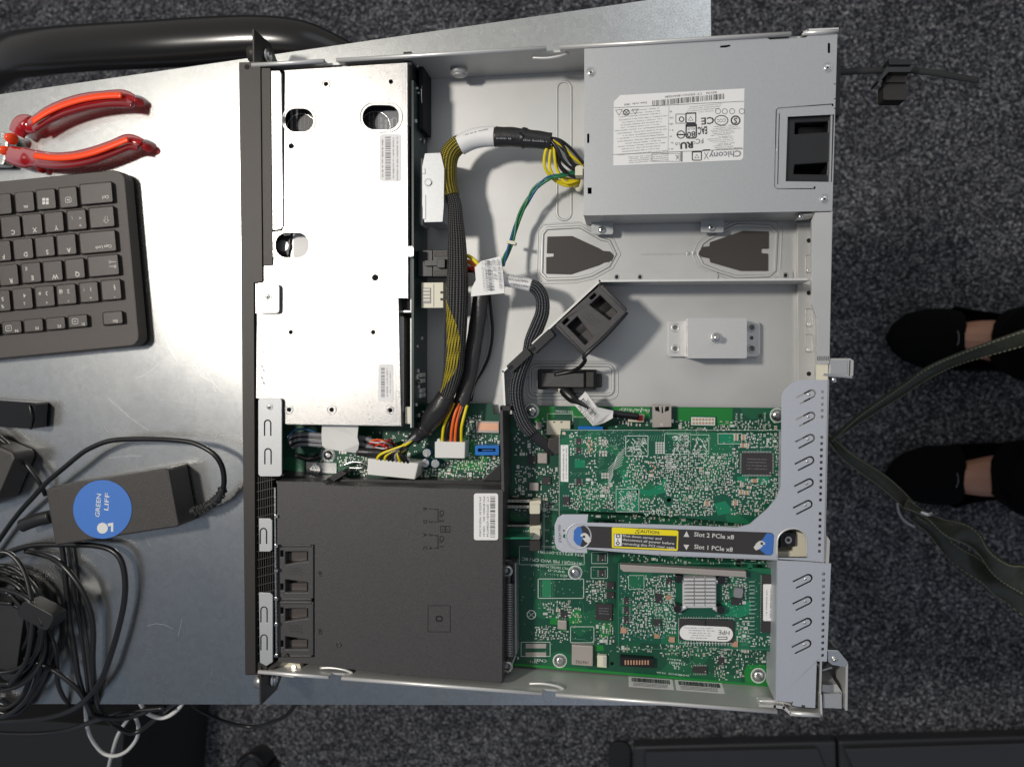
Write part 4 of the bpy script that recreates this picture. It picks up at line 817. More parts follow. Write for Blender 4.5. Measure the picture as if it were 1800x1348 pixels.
chip(mbd, 1067, 1022, 1080, 1036, zb, pins='l'); chip(mbd, 1067, 1040, 1080, 1052, zb, pins='l'); chip(mbd, 1218, 1171, 1243, 1183, zb, pins='tb'); chip(mbd, 1263, 1155, 1273, 1169, zb, pins='tb'); chip(mbd, 954, 838, 968, 852, zb); chip(mbd, 928, 800, 942, 816, zb); chip(mbd, 795, 800, 803, 806, zb); chip(mbd, 782, 810, 790, 817, zb)
def ind(x0, y0, x1, y1, h=.003, mk=''):
    mb = MB(); box(mb, x0, y0, x1, y1, zb, zb + h, 'inductor')
    if mk: text(mb, mk, (x0 + x1) / 2, y1 - 8, zb + h + .0001, 5.5, 'ink', 180, wid=22)
    o = mb.build('inductor', mbd, .0006)
ind(980, 1090, 996, 1107); ind(1005, 1133, 1042, 1171, .0045, '196702'); ind(945, 796, 962, 815); ind(930, 848, 947, 863, .003); ind(942, 742, 952, 755)
for x, y, r in ((1011, 1006, 12.5), (984, 1161, 12.5), (1333, 1187, 13.5), (935, 722, 13), (1366, 730, 13), (577, 800, 12)):
    mb = MB(); cyl(mb, x, y, r, zb, zb + .0003, 'silk', 24); cyl(mb, x, y, r * .86, zb + .0003, zb + .0008, 'steel', 24); dome(mb, x, y, r * .72, zb + .0008, .0022, 'steel', 20); cyl(mb, x, y, r * .3, zb + .0028, zb + .0032, 'steel_dull', 6); mb.build('board_screw', mbd)
for x, y in ((750, 796), (747, 814), (765, 815)):
    mb = MB(); cyl(mb, x, y, 9, zb, zb + .001, 'black', 18); cyl(mb, x, y, 7.6, zb + .001, zb + .0085, 'bluewire', 20); cyl(mb, x, y, 7.2, zb + .0085, zb + .0088, 'steel', 20); line(mb, [(x - 5, y), (x + 5, y)], zb + .0089, .6, 'steel_dull'); line(mb, [(x, y - 5), (x, y + 5)], zb + .0089, .6, 'steel_dull'); mb.build('capacitor', mbd, .0003)
mb = MB(); box(mb, 1090, 1154, 1148, 1174, zb, zb + .005, 'blackgloss'); box(mb, 1093, 1157, 1145, 1171, zb + .005, zb + .0051, 'dark')
for i in range(9): box(mb, 1098 + i * 5, 1160, 1100.5 + i * 5, 1168, zb + .005, zb + .0054, 'copper')
mb.build('pin_header', mbd, .0003)
mb = MB(); box(mb, 1050, 1151, 1066, 1173, zb, zb + .003, 'cream'); box(mb, 1060, 1153, 1065, 1171, zb + .003, zb + .0032, 'smd_grey'); mb.build('power_socket', mbd, .0003)
mb = MB(); box(mb, 837, 740, 877, 761, zb, zb + .004, 'inductor'); box(mb, 840, 743, 876, 757, zb + .004, zb + .0042, 'copper'); mb.build('shielded_socket', mbd, .0003)
mb = MB(); prism(mb, rr(835, 783, 877, 800, 2), zb, zb + .009, 'blue', [rr(840, 788, 871, 794, 1)]); line(mb, [(848, 791), (866, 791)], zb + .008, 1.5, 'bluelabel'); mb.build('blue_socket', mbd, .0004)
mb = MB(); prism(mb, [(1147, 712), (1180, 712), (1180, 750), (1147, 751)], zb, .0165, 'inductor', [[(1151, 714), (1158, 714), (1160, 724), (1152, 722)], [(1163, 714), (1165, 714), (1166, 726), (1163, 726)], [(1170, 714), (1177, 714), (1176, 722), (1168, 724)]])
box(mb, 1143, 737, 1147, 743, zb, .012, 'steel'); box(mb, 1180, 737, 1184, 743, zb, .012, 'steel'); text(mb, 'SS', 1163, 746, .0166, 4, 'paper', 180); mb.build('usb_socket', mbd, .0004)
mb = MB(); box(mb, 1215, 733, 1257, 748, zb, zb + .001, 'silk')
for i in range(7):
    for j in (0, 1): cyl(mb, 1219 + i * 5.6, 737 + j * 6.5, 2.1, zb + .001, zb + .0014, 'copper', 8)
mb.build('pin_pads', mbd, kind='stuff')
mb = MB(); box(mb, 961, 739, 1002, 765, zb, zb + .004, 'cream'); box(mb, 972, 741, 976, 743, zb + .004, zb + .0041, 'ink'); box(mb, 985, 741, 989, 743, zb + .004, zb + .0041, 'ink'); mb.build('data_socket', mbd, .0003)
mb = MB(); box(mb, 1016, 749, 1060, 758, zb, zb + .006, 'blue'); mb.build('data_socket', mbd, .0003, label='blue data socket')
mb = MB(); box(mb, 538, 812, 592, 832, zb - .001, zb + .001, 'steel_dull'); cyl(mb, 553, 826, 10, zb + .001, zb + .003, 'steel', 18); mb.build('board_clamp', mbd, .0003)
mb = MB(); wtube(mb, smooth_path([P(603, 818, .014), P(620, 812, .014), P(641, 814, .014), P(636, 822, .013), P(612, 822, .013)], 4), .0009, 'steel', 8); mb.build('wire_bail', mbd)
# memory slots and module
for i, (y0, y1) in enumerate(((877, 884), (887, 894), (921, 927))):
    mb = MB(); box(mb, 884, y0, 934, y1, zb, .018, 'black'); 
    for k in range(20): box(mb, 885.5 + k * 2.4, y0 + 1, 886.7 + k * 2.4, y1 - 1, .018, .0182, 'smd_grey')
    mb.build('memory_slot', mbd, .0003)
for i, (y0, y1, m_) in enumerate(((881, 903, 'cream'), (904, 922, 'inductor'), (925, 948, 'cream'), (949, 968, 'inductor'))):
    mb = MB(); prism(mb, rr(931, y0, 949, y1, 2), zb, .021, m_ if m_ == 'cream' else 'bezel'); 
    if m_ == 'cream': prism(mb, [(932, y0), (950, y0 - 2), (951, y0 + 4), (932, y0 + 4)], .021, .0225, m_)
    mb.build('memory_latch', mbd, .0005)
mm_ = thing('memory_module', 'green memory module standing in its slot beside the air duct', 'memory module', P(910, 940, .012))
mb = MB(); wall(mb, [(886, 945.5), (934, 945)], .012, .033, .0012, 'pcb2'); line(mb, [(886, 946), (934, 945.5)], .0331, 2.4, 'plane2'); mb.build('module_board', mm_)
mb = MB(); prism(mb, [(886, 928), (932, 927), (932, 942), (886, 943)], .013, .018, 'pcb2'); 
for k in range(3): line(mb, [(918 + k * 4, 937), (921 + k * 4, 932)], .0181, 1.3, 'silk')
mb.build('module_chips', mm_)
# ---------------------------------------------------------------- upper expansion card
zc = .0310
ec = thing('storage_card', 'densely packed green expansion card with square controller chip, upper row', 'expansion card', P(1180, 830, .012))
mb = MB(); prism(mb, [(985.5, 754), (1376, 763), (1376, 928), (1124, 902), (981, 897)], zc - .0016, zc, 'pcb2', [circ(991, 762, 3.5, 10), circ(1176, 879, 4, 10), circ(1266, 888, 4, 10)]); mb.build('board', ec, .0001)
mb = MB(); sheet(mb, [(1010, 808), (1028, 808), (1029, 822), (1010, 822)], zc + .0001, 'plane2')
for a in ([(1092, 826), (1104, 826), (1104, 852), (1140, 862), (1160, 850), (1172, 836), (1172, 865), (1140, 872), (1128, 868), (1110, 866), (1094, 852)], [(1085, 860), (1122, 860), (1122, 898), (1085, 898)], [(1265, 762), (1300, 764), (1300, 780), (1265, 778)], [(1255, 885), (1275, 880), (1290, 900), (1262, 906)], [(1330, 838), (1352, 838), (1352, 850), (1335, 852)], [(1295, 838), (1316, 836), (1320, 846), (1298, 848)]): sheet(mb, a, zc + .0001, 'plane2')
mb.build('copper_pour', ec, kind='stuff')
mb = MB(); zs = zc + .00012
silkrect(mb, 1100, 766, 1139, 801, zs, 1); silkrect(mb, 1168, 762, 1214, 798, zs, .8); silkrect(mb, 1214, 764, 1246, 798, zs, .8); silkrect(mb, 1083, 859, 1123, 899, zs, .9); silkrect(mb, 1262, 762, 1304, 780, zs, .8); silkrect(mb, 983, 756, 1374, 925, zs, .6)
for k in range(7): line(mb, [(1099 - k * 1.0, 787 + k * 5), (1085 - k, 801 + k * 4), (1080 - k * .5, 812 + k * 4), (1069, 824 + k * 5)], zs, .8, 'silk')
for k in range(6): line(mb, [(1144 + k * 4, 765), (1140 + k * 4.6, 773 + k)], zs, 1, 'trace2'); line(mb, [(1052, 802 + k * 4), (1062, 794 + k * 4)], zs, .7, 'trace2')
for k in range(8): line(mb, [(1000 + k * 9, 838 - k), (1006 + k * 9, 832 - k), (1014 + k * 9, 832 - k)], zs, .6, 'trace2')
scribble(mb, 1103, 769, 1136, 798, 55, zs, w=1.3); scribble(mb, 1182, 764, 1212, 796, 75, zs, w=1.4); scribble(mb, 1216, 768, 1244, 796, 50, zs, w=1.3); scribble(mb, 1086, 862, 1120, 896, 60, zs, w=1.3)
text(mb, 'rd1', 1156, 899, zs, 8, 'silk', 0); text(mb, 'MBR 97', 1338, 756, zs, 2, 'silk', 180)
vias(mb, 1035, 758, 1100, 800, 120, zc); vias(mb, 1090, 826, 1130, 870, 40, zc); vias(mb, 1000, 756, 1370, 900, 420, zc)
mb.build('board_print', ec, kind='stuff')
mb = MB(); oc = Occ()
for q in ((1331, 815, 62, 50), (992, 814, 16, 68), (1017, 777, 14, 14), (1017, 792, 14, 14), (1017, 848, 14, 14), (994, 880, 16, 20), (1120, 783, 40, 36), (1103, 879, 42, 42), (1085, 810, 30, 40), (1019, 815, 20, 16), (1160, 788, 20, 24), (1197, 780, 28, 30), (1284, 771, 38, 14), (1176, 879, 12, 12), (1150, 868, 40, 10)): oc.put(*q)
for q in ((1100, 800, 1165, 850, 120), (1000, 760, 1015, 800, 24), (1026, 768, 1048, 802, 34), (1052, 766, 1068, 802, 10), (1030, 806, 1050, 850, 20), (1000, 850, 1080, 896, 130), (1055, 850, 1075, 890, 20), (1165, 800, 1255, 905, 400), (1255, 798, 1285, 870, 120), (1285, 840, 1372, 905, 170), (1308, 762, 1374, 788, 90), (1362, 788, 1374, 860, 50), (1286, 785, 1300, 835, 20), (1075, 845, 1135, 858, 16), (1125, 875, 1250, 906, 110), (1218, 798, 1262, 860, 80), (1168, 800, 1215, 860, 90)): cluster(mb, oc, *q[:4], q[4], zc, ('smd_grey', 'silk', 'smd_tan', 'smd_grey', 'solder', 'smd_dark'), .04)
for x, y in ((1060, 777), (1060, 797), (1064, 836), (1064, 860)):
    for i in (0, 1, 2):
        for j in (0, 1): box(mb, x - 7 + i * 5, y - 5 + j * 5.5, x - 3 + i * 5, y - .5 + j * 5.5, zc, zc + .0006, 'smd_grey')
for i in range(4):
    for j in range(5): box(mb, 1152 + i * 4.3, 777 + j * 4.3, 1155.3 + i * 4.3, 780.3 + j * 4.3, zc, zc + .0003, 'solder')
for i in range(8):
    for j in range(2): box(mb, 1171 + j * 6, 801 + i * 3.4, 1175 + j * 6, 803 + i * 3.4, zc, zc + .0004, 'solder')
for i in range(5): box(mb, 1033 + (i % 2) * 5, 773 + i * 4.8, 1037 + (i % 2) * 5, 776.5 + i * 4.8, zc, zc + .0007, 'copper'); box(mb, 1142 + (i % 3) * 4, 812 + i * 5, 1145 + (i % 3) * 4, 815 + i * 5, zc, zc + .0007, 'copper')
mb.build('surface_components', ec, kind='stuff')
chip(ec, 1304, 796, 1357, 834, zc, .0014, 'lrtb', 2.6, 'controller_chip', 4)
for q in ((1013, 770, 1021, 782, 'lr'), (1013, 786, 1021, 797, 'lr'), (1013, 841, 1021, 854, 'lr'), (989, 873, 1001, 887, 'tb')): chip(ec, *q[:4], zc, pins=q[4], pitch=2.8)
for x, y, w_, h_ in ((1294, 769, 8, 12), (1307, 769, 8, 10), (1306, 783, 9, 8), (1314, 783, 6, 8), (1327, 845, 12, 7), (1293, 884, 9, 9), (1243, 885, 10, 9), (1303, 865, 8, 9), (1312, 866, 8, 8), (1304, 852, 6, 9)):
    mb = MB(); box(mb, x - w_ / 2, y - h_ / 2, x + w_ / 2, y + h_ / 2, zc, zc + .0012, 'smd_tan'); box(mb, x - w_ / 2, y - h_ / 2, x - w_ / 2 + 2, y + h_ / 2, zc, zc + .00125, 'solder'); box(mb, x + w_ / 2 - 2, y - h_ / 2, x + w_ / 2, y + h_ / 2, zc, zc + .00125, 'solder'); mb.build('tan_capacitor', ec, .0002)
mb = MB(); prism(mb, [(985.5, 782), (999, 782), (999, 847), (985.5, 846)], zc + .0001, zc + .0003, 'paper'); z = zc + .0004; ttext(mb, 990, 814, z, 60, 3, 'greyink', 90, 3); ttext(mb, 995, 814, z, 54, 2.5, 'greyink', 90, 7); mb.build('sticker', ec)
# ---------------------------------------------------------------- lower card
zl = .0215
lc = thing('network_card', 'green lower card with small white heat sink and two long memory chips', 'expansion card', P(1230, 1070, .012))
mb = MB(); prism(mb, [(1086, 988), (1376, 1000), (1374, 1146), (1180, 1132.6), (1081.5, 1127)], zl - .0016, zl, 'pcb2', [rr(1314, 983 + 8, 1323, 1000, 4)]); mb.build('board', lc, .0001)
mb = MB(); prism(mb, [(1090, 992), (1312, 1004), (1312, 1015), (1190, 1008), (1096, 1005), (1090, 1000)], zl, zl + .006, 'inductor'); mb.build('edge_socket', lc, .0006)
mb = MB(); zs = zl + .0001
silkrect(mb, 1087, 990, 1372, 1140, zs, .7, 'trace2'); silkrect(mb, 1105, 1011, 1132, 1035, zs, .7); silkrect(mb, 1172, 1092, 1187, 1103, zs, .8); silkrect(mb, 1193, 1086, 1290, 1130, zs, .6)
for k in range(14): line(mb, [(1317, 1022 + k * 7), (1326, 1022 + k * 7)], zs, .8, 'silk'); line(mb, [(1303, 1100 + k * 2.6), (1314, 1100 + k * 2.6)], zs, .8, 'trace2')
for k in range(10): line(mb, [(1262, 1094 + k * 3), (1300, 1084 + k * 3)], zs, .5, 'trace2')
for k in range(16): line(mb, [(1204 + k * 5.4, 1128), (1204 + k * 5.4, 1134)], zs, 1.3, 'solder')
st2 = lambda s, x, y, h, w=None: text(mb, s, x, y, zs, h, 'silk', 180, wid=w)
st2('U30', 1296, 1068, 3); st2('R401', 1262, 1082, 2.5); vias(mb, 1090, 1010, 1190, 1125, 260, zl); vias(mb, 1270, 1010, 1335, 1130, 120, zl)
sheet(mb, [(1262, 1060), (1320, 1056), (1320, 1078), (1300, 1085), (1275, 1082)], zs, 'plane2'); mb.build('board_print', lc, kind='stuff')
mb = MB(); oc = Occ()
for q in ((1229, 1040, 80, 62), (1242, 1106, 104, 48), (1352, 1062, 40, 110), (1102, 1062, 18, 50), (1155, 1093, 16, 20), (1297, 1044, 20, 18), (1120, 1023, 28, 26)): oc.put(*q)
for q in ((1106, 1036, 1188, 1112, 330), (1132, 1010, 1190, 1040, 60), (1268, 1012, 1312, 1060, 90), (1292, 1085, 1318, 1128, 50), (1092, 1010, 1108, 1125, 30), (1110, 1112, 1170, 1120, 8), (1320, 1118, 1366, 1136, 30), (1188, 1076, 1200, 1084, 4)): cluster(mb, oc, *q[:4], q[4], zl, ('smd_grey', 'silk', 'smd_dark', 'smd_grey', 'solder'), .05)
for x, y in ((1096, 1108), (1181, 1124), (1292, 1132)): box(mb, x - 5, y - 5, x + 5, y + 5, zl, zl + .0012, 'copper')
for x, y in ((1154, 1118), (1175, 1050)): box(mb, x - 4, y - 4, x + 4, y + 4, zl, zl + .0008, 'smd_tan')
mb.build('surface_components', lc, kind='stuff')
for q in ((1097, 1050, 1105, 1063), (1097, 1066, 1105, 1080), (1097, 1083, 1105, 1096)): chip(lc, *q, zl, pins='lr')
chip(lc, 1149, 1088, 1162, 1100, zl, pins='tb'); chip(lc, 1152, 1043, 1164, 1060, zl, pins='', body='smd_dark'); chip(lc, 1171, 1016, 1180, 1027, zl, pins='l'); chip(lc, 1285, 1051, 1304, 1064, zl, body='smd_dark')
mb = MB(); prism(mb, rrc(1298, 1042, 16, 17, 8, 4), zl, zl + .003, 'greyink'); mb.build('inductor', lc, .0005)
for q, m_ in (((1194, 1087, 1239, 1127), 1), ((1241, 1088, 1290, 1130), 1)): chip(lc, *q, zl, .0014, 'tb', 4.6, 'memory_chip', 0, False)
chip(lc, 1340, 1010, 1372, 1113, zl, .0016, 'l', 3.2, 'flash_chip', 0, False)
mb = MB(); prism(mb, rrc(1241.5, 1113, 94, 26, 2.5, 13), zl + .0017, zl + .0020, 'paper'); mb.build('pill_label', lc)
mb = MB(); z = zl + .0021; text(mb, 'HPE', 1273, 1111, z, 7.5, 'ink', 178, wid=18); ring(mb, rr(1262, 1119, 1278, 1123, .5), z, .6, 'ink', .1)
for i in range(5): ttext(mb, 1228 + (i % 2) * 5, 1104 + i * 4.3, z, 48 - i * 5, 2.2, 'greyink', 182, i + 9)
mb.build('label_print', lc)
mb = MB(); prism(mb, rr(1341.5, 1026.5, 1372, 1091, 2), zl + .0018, zl + .0021, 'paper'); bars(mb, 1358, 1060, zl + .0022, 50, 8, 'ink', 90, 77); ttext(mb, 1348, 1060, zl + .0022, 46, 2.2, 'greyink', -90, 3); mb.build('barcode_sticker', lc)
# heat sink
mb = MB(); prism(mb, rr(1200, 1013, 1259, 1068, 3), zl, zl + .0035, 'heatsink'); mb.build('heatsink_base', lc, .0008)
for i in range(8):
    mb = MB()
    for j in range(3): prism(mb, rrc(1211 + j * 19, 1018 + i * 6.4, 17.5, 3.6, 0, 1), zl + .0036, zl + .0075, 'heatsink')
    mb.build('heatsink_fin', lc, .0004)
for x, y, dx, dy in ((1193, 1018, 10, 4), (1268, 1020, -10, 3), (1191, 1070, 12, -5), (1267, 1072, -10, -5)):
    mb = MB(); tube(mb, [(x, y - (3 if dy > 0 else -3), zl + .003), (x + dx * .6, y + dy * .2, zl + .003), (x + dx * 1.3, y + dy, zl + .003)], 4, 'heatsink', 8, 4); mb.build('heatsink_arm', lc)
    mb = MB(); cyl(mb, x, y, 7, zl, zl + .0062, 'blackgloss', 18); mb.build('push_pin', lc, .0006)
# ---------------------------------------------------------------- riser cage with slot plate and label
zr_ = .0418
rc = thing('riser_cage', 'grey riser cage plate with slanted U slits and black slot label arm', 'riser cage', P(1400, 850, .01))
fs_ = [uslit(x, y, 27, 12.5, 3.2, 153) for x, y in ((1427, 692), (1426, 731), (1425, 770), (1424, 809), (1423, 848), (1421, 886))]
arch = [(1366, 980), (1366, 950), (1372, 937), (1384, 930), (1400, 929), (1412, 936), (1418, 950), (1419, 980.5)]
emi = [rr(1449 - (y - 670) * .020 - 5, y, 1449 - (y - 670) * .020 , y + 5, .5, 1) for y in list(range(686, 740, 11)) + list(range(766, 880, 11)) + list(range(900, 975, 11))]
out = [(1389, 674.5), (1404, 668), (1455, 667), (1448, 988), (1419, 985.5), (1366, 982), (1160, 974), (1032, 963.5), (1032, 972), (988.5, 970), (980, 965), (975, 953.5), (975, 922), (980, 910), (988.5, 904), (1034, 904), (1032, 918.4), (1160, 921.8), (1296, 927), (1318, 921), (1350, 893), (1364, 876), (1372, 856), (1373.5, 760), (1373.6, 700), (1377, 687)]
mb = MB(); prism(mb, out, zr_ - .0011, zr_, 'slotplate', fs_ + [arch, circ(993, 942, 3.6, 12)] + emi); mb.build('slot_plate', rc, .0003)
mb = MB(); wall(mb, [(1032, 964), (1160, 974.6), (1366, 983)], .012, zr_ - .0012, .001, 'slotplate'); wall(mb, [(1456, 668), (1449, 986)], .0045, zr_ - .0012, .001, 'chassis'); wall(mb, [(1374, 760), (1373, 880)], .034, zr_ - .0012, .0008, 'slotplate'); mb.build('cage_side', rc)
mb = MB(); ring(mb, circ(1007 + 10, 942, 22, 28), zr_, 1.6, 'slotplate', .7); tube(mb, [(1366.5, 980, zr_), (1366.5, 950, zr_), (1373, 937, zr_), (1385, 930, zr_), (1400, 929, zr_), (1412, 936, zr_), (1418, 950, zr_), (1418.5, 980, zr_)], 1.3, 'edge', 6, 3)
for x, y in ((1427, 692), (1426, 731), (1425, 770), (1424, 809), (1423, 848), (1421, 886)): dome(mb, x - 5, y + 1.5, 2.6, zr_, .0004, 'steel', 10)
mb.build('plate_pressing', rc)
mb = MB(); prism(mb, [(1009, 932), (1015, 926), (1024, 924), (1350, 935.6), (1358, 937), (1360.5, 941), (1359, 972), (1355, 976), (1024, 961.5), (1014, 957), (1008, 949)], zr_, zr_ + .00015, 'labelblack'.replace('labelblack', 'chip')); mb.build('slot_label', rc)
z = zr_ + .0003; mb = MB()
sheet(mb, [(1009, 932), (1016, 925.5), (1021, 925), (1026, 942), (1020, 960), (1013, 956), (1008, 949)], z, 'bluelabel'); sheet(mb, [(1338, 951), (1348, 936.5), (1358, 938), (1360, 942), (1358.5, 971), (1355, 975.5), (1346, 974.5), (1335, 965)], z, 'bluelabel')
prism(mb, [(1075.5, 928), (1077, 926.5), (1190, 932), (1192.5, 934), (1191.5, 966), (1189, 967.8), (1077, 962.5), (1075.5, 961)], zr_ + .0001, z, 'yellowlabel')
sheet(mb, [(1079, 937.5), (1190, 941.7), (1189, 964.7), (1079, 960)], z + .00006, 'ink'); sheet(mb, [(1080, 938.3), (1093, 938.8), (1092.6, 959.4), (1080, 959)], z + .0001, 'paper')
z2 = z + .00014; text(mb, 'CAUTION:', 1140, 934.8, z2, 5.4, 'ink', -2.2, wid=38, bold=.01); ring(mb, [(1116, 937), (1123, 937.2), (1119.5, 931)], z2, .6, 'ink', .05)
for i, (s, w_) in enumerate((('Shut down server and', 66), ('disconnect all power before', 88), ('removing this PCI riser cage.', 90))): text(mb, s, 1095.5 + w_ / 2, 942.8 + i * 7.2 + w_ * .018, z2, 4.3, 'whiteink', -2.2, wid=w_, bold=.012)
ring(mb, rrc(1086.5, 942, 6, 5, 0, .5), z2, .8, 'ink', .05); line(mb, [(1086, 947), (1086, 951)], z2, 1.2, 'ink'); ring(mb, rrc(1086, 954.5, 4.5, 4.5, 45, .5), z2, .8, 'ink', .05)
text(mb, 'Slot 2 PCIe x8', 1255, 941.7, z2, 7.4, 'whiteink', -2, wid=66, bold=.014); text(mb, 'Slot 1 PCIe x8', 1254, 963.4, z2, 7.4, 'whiteink', -2, wid=64, bold=.014)
sheet(mb, [(1201.5, 943), (1211.5, 943.5), (1207, 933)], z2, 'whiteink'); sheet(mb, [(1201.5, 957), (1211.5, 957.4), (1206.5, 966.5)], z2, 'whiteink')
def hand(cx, cy, sx, rot_):   # pointing hand pictogram
    q = [(-9, -5), (-3, -8), (2, -6), (6, -1), (9, 7), (4, 11), (-1, 8), (-6, 2), (-5, -1), (-10, -2)]; return rotp([(cx + sx * a, cy + b_) for a, b_ in q], cx, cy, rot_)
h1 = hand(1030, 944, 1, 0); prism(mb, h1, z2, z2 + .00008, 'whiteink'); cyl(mb, 1026.5, 943, 2.4, z2 + .00008, z2 + .00016, 'ink', 10)
h2 = hand(1335, 957, -1, 12); prism(mb, h2, z2, z2 + .00008, 'whiteink'); cyl(mb, 1339, 955, 2.4, z2 + .00008, z2 + .00016, 'ink', 10)
text(mb, 'PIN HOLE', 983.5, 938, zr_ + .0001, 5, 'ink', -86, wid=31); sheet(mb, [(989, 930.5), (993, 931.5), (991, 935)], zr_ + .0001, 'ink'); mb.build('label_print', rc)
mb = MB(); prism(mb, rr(1372, 936, 1398, 960, 3), .022, .031, 'black'); cyl(mb, 1386, 949, 6.5, .031, .0325, 'steel_dull', 18); cyl(mb, 1386, 949, 3, .0325, .033, 'dark', 12); prism(mb, [(1400, 933), (1416, 940), (1419, 978), (1368, 978), (1368, 970), (1394, 968)], .018, .028, 'cream'); mb.build('cage_screw', rc, .0004)
sp_ = thing('lower_slot_plate', 'plain grey slot cover plate with four slanted U slits, below the riser cage', 'slot cover', P(1400, 1100, .01))
fs_ = [uslit(x, y, 27, 12.5, 3.2, 154) for x, y in ((1421, 1016), (1420.5, 1055), (1420, 1093), (1419, 1131))]
emi = [rr(1450.5 - (y - 1005) * .014 - 5, y, 1450.5 - (y - 1005) * .014, y + 5, .5, 1) for y in range(1006, 1156, 11)]
o2 = [(1367.5, 984.5), (1419, 987), (1448, 989.5), (1461, 990), (1453.5, 1162), (1435.8, 1162), (1433, 1246), (1396, 1243), (1390, 1234), (1363.5, 1231)]
mb = MB(); prism(mb, o2, zr_ - .0014, zr_ - .0003, 'slotplate', fs_ + emi); mb.build('cover_plate', sp_, .0003)
mb = MB(); wall(mb, [(1367, 986), (1364, 1232)], .0105, zr_ - .0016, .001, 'slotplate'); prism(mb, [(1454, 942), (1459, 950), (1457, 990), (1452, 990)], .03, zr_ + .0006, 'chassis'); wall(mb, [(1448, 992), (1446, 1160)], .004, .028, .001, 'dark')
mb.build('cover_side', sp_)
mb = MB(); 
for x, y in ((1421, 1016), (1420.5, 1055), (1420, 1093), (1419, 1131)): dome(mb, x - 5, y + 1.5, 2.6, zr_ - .0003, .0004, 'steel', 10)
tube(mb, [(1393, 1233, zr_ - .0003), (1394, 1241, zr_ - .0003), (1434, 1245, zr_ - .0003)], 1, 'ink', 6, 3); box(mb, 1409, 1239, 1415, 1243, zr_ - .0003, zr_, 'ink'); mb.build('plate_pressing', sp_)
def cab(name, label, pts, r, m, parent=None, cat='cable', group=None, **k):
    mb = MB(); tube(mb, pts, r, m, k.pop('seg', 10), k.pop('sub', 6), **k); o = mb.build(name, parent)
    if parent is None: tag(o, label, cat, group)
    return o
# ---------------------------------------------------------------- main power harness
h = thing('power_harness', 'thick braided power harness running from the power supply down to the white board plug', 'wiring harness', P(800, 480, .003))
mb = MB(); tube(mb, [(815, 252, .030), (803, 257, .031), (792, 270, .031), (787, 290, .030), (787, 320, .029), (792, 345, .030)], 16.5, 'braidyy', 20, 8); mb.build('braided_sleeve', h)
mb = MB(); tube(mb, [(790, 335, .030, 12), (799, 360, .031, 12.5), (801, 390, .031, 14), (803, 420, .031, 16), (804, 460, .032, 18), (804, 500, .032, 19.5), (803, 540, .032, 20), (801, 580, .032, 20), (799, 620, .031, 19), (797, 650, .031, 18), (790, 680, .031, 15), (783, 700, .031, 13)], 0, 'braidy', 24, 8, flat=.85); mb.build('braided_sleeve', h)
mb = MB(); tube(mb, [(874, 240, .031), (850, 241, .031), (828, 246, .031), (808, 256, .031)], 17.2, 'paper', 20, 8); 
mb.build('cloth_label', h)
mb = MB(); tube(mb, [(870, 241, .032, 17), (895, 241, .032, 16.5), (918, 243, .032, 16), (921, 243, .032, 18), (926, 244, .032, 16), (945, 246, .031, 15), (969, 249, .030, 14.5)], 0, 'shrink', 18, 5, wob=.02); mb.build('heat_shrink', h)
mb = MB(); ttext(mb, 885, 243, .0392, 26, 4, 'greyink', -4, 3); ttext(mb, 940, 247, .0382, 40, 4, 'greyink', -6, 5); ttext(mb, 836, 232, .0375, 44, 2.4, 'ink', 12, 8); mb.build('sleeve_print', h)
mb = MB(); tube(mb, [(785, 695, .031, 16), (776, 712, .030, 19), (762, 732, .028, 19), (748, 750, .026, 16), (747, 752, .026, 18), (738, 762, .025, 13), (728, 772, .025, 12)], 0, 'shrink', 18, 5, wob=.03); mb.build('heat_shrink', h)
rw = random.Random(12)
def wires(parent, spec, r=2.7):
    for pts, m_ in spec:
        mb = MB(); tube(mb, pts, r, m_, 8, 6); mb.build('wire', parent)
wires(h, [([(966, 252, .032), (958, 270, .030), (958, 295, .027), (975, 317, .022), (1000, 327, .020), (1022, 320, .018)], 'yellow'), ([(970, 256, .030), (966, 280, .028), (968, 300, .026), (985, 320, .022), (1020, 318, .020)], 'yellow'),
          ([(974, 250, .032), (975, 275, .030), (980, 300, .026), (996, 322, .024), (1024, 313, .021)], 'yellow'), ([(972, 246, .033), (990, 258, .032), (1006, 276, .029), (1026, 291, .024)], 'yellow'), ([(968, 243, .032), (985, 247, .032), (1004, 262, .03), (1026, 288, .027)], 'blackwire'),
          ([(968, 246, .034), (980, 262, .034), (990, 283, .032), (1008, 298, .029), (1028, 302, .024)], 'blackwire'), ([(970, 250, .033), (982, 270, .032), (986, 296, .028), (1010, 312, .025), (1028, 309, .022)], 'blackwire'), ([(970, 244, .033), (988, 254, .033), (1000, 280, .031), (1014, 296, .028), (1028, 298, .025)], 'blackwire'),
          ([(972, 252, .031), (978, 275, .029), (984, 290, .026), (1000, 304, .024), (1026, 305, .021)], 'blackwire'), ([(976, 247, .030), (996, 270, .028), (1010, 290, .026), (1027, 294, .022)], 'blackwire'), ([(990, 312, .022), (1010, 318, .020), (1026, 314, .019)], 'yellow')])
wires(h, [([(728 + rw.uniform(-7, 5), 768 + rw.uniform(-4, 6), .027 + rw.uniform(-.003, .003)), (712 - i * 1.6, 782 + i * 1.2, .031), (690 + (i - 4) * 5 , 798 + i * .7, .031), (662 + i * 7.4, 811 + i * .8, .026)], ('yellow', 'blackwire', 'yellow', 'blackwire', 'blackwire', 'greywire', 'yellow', 'blackwire', 'blackwire')[i]) for i in range(9)], 2.6)
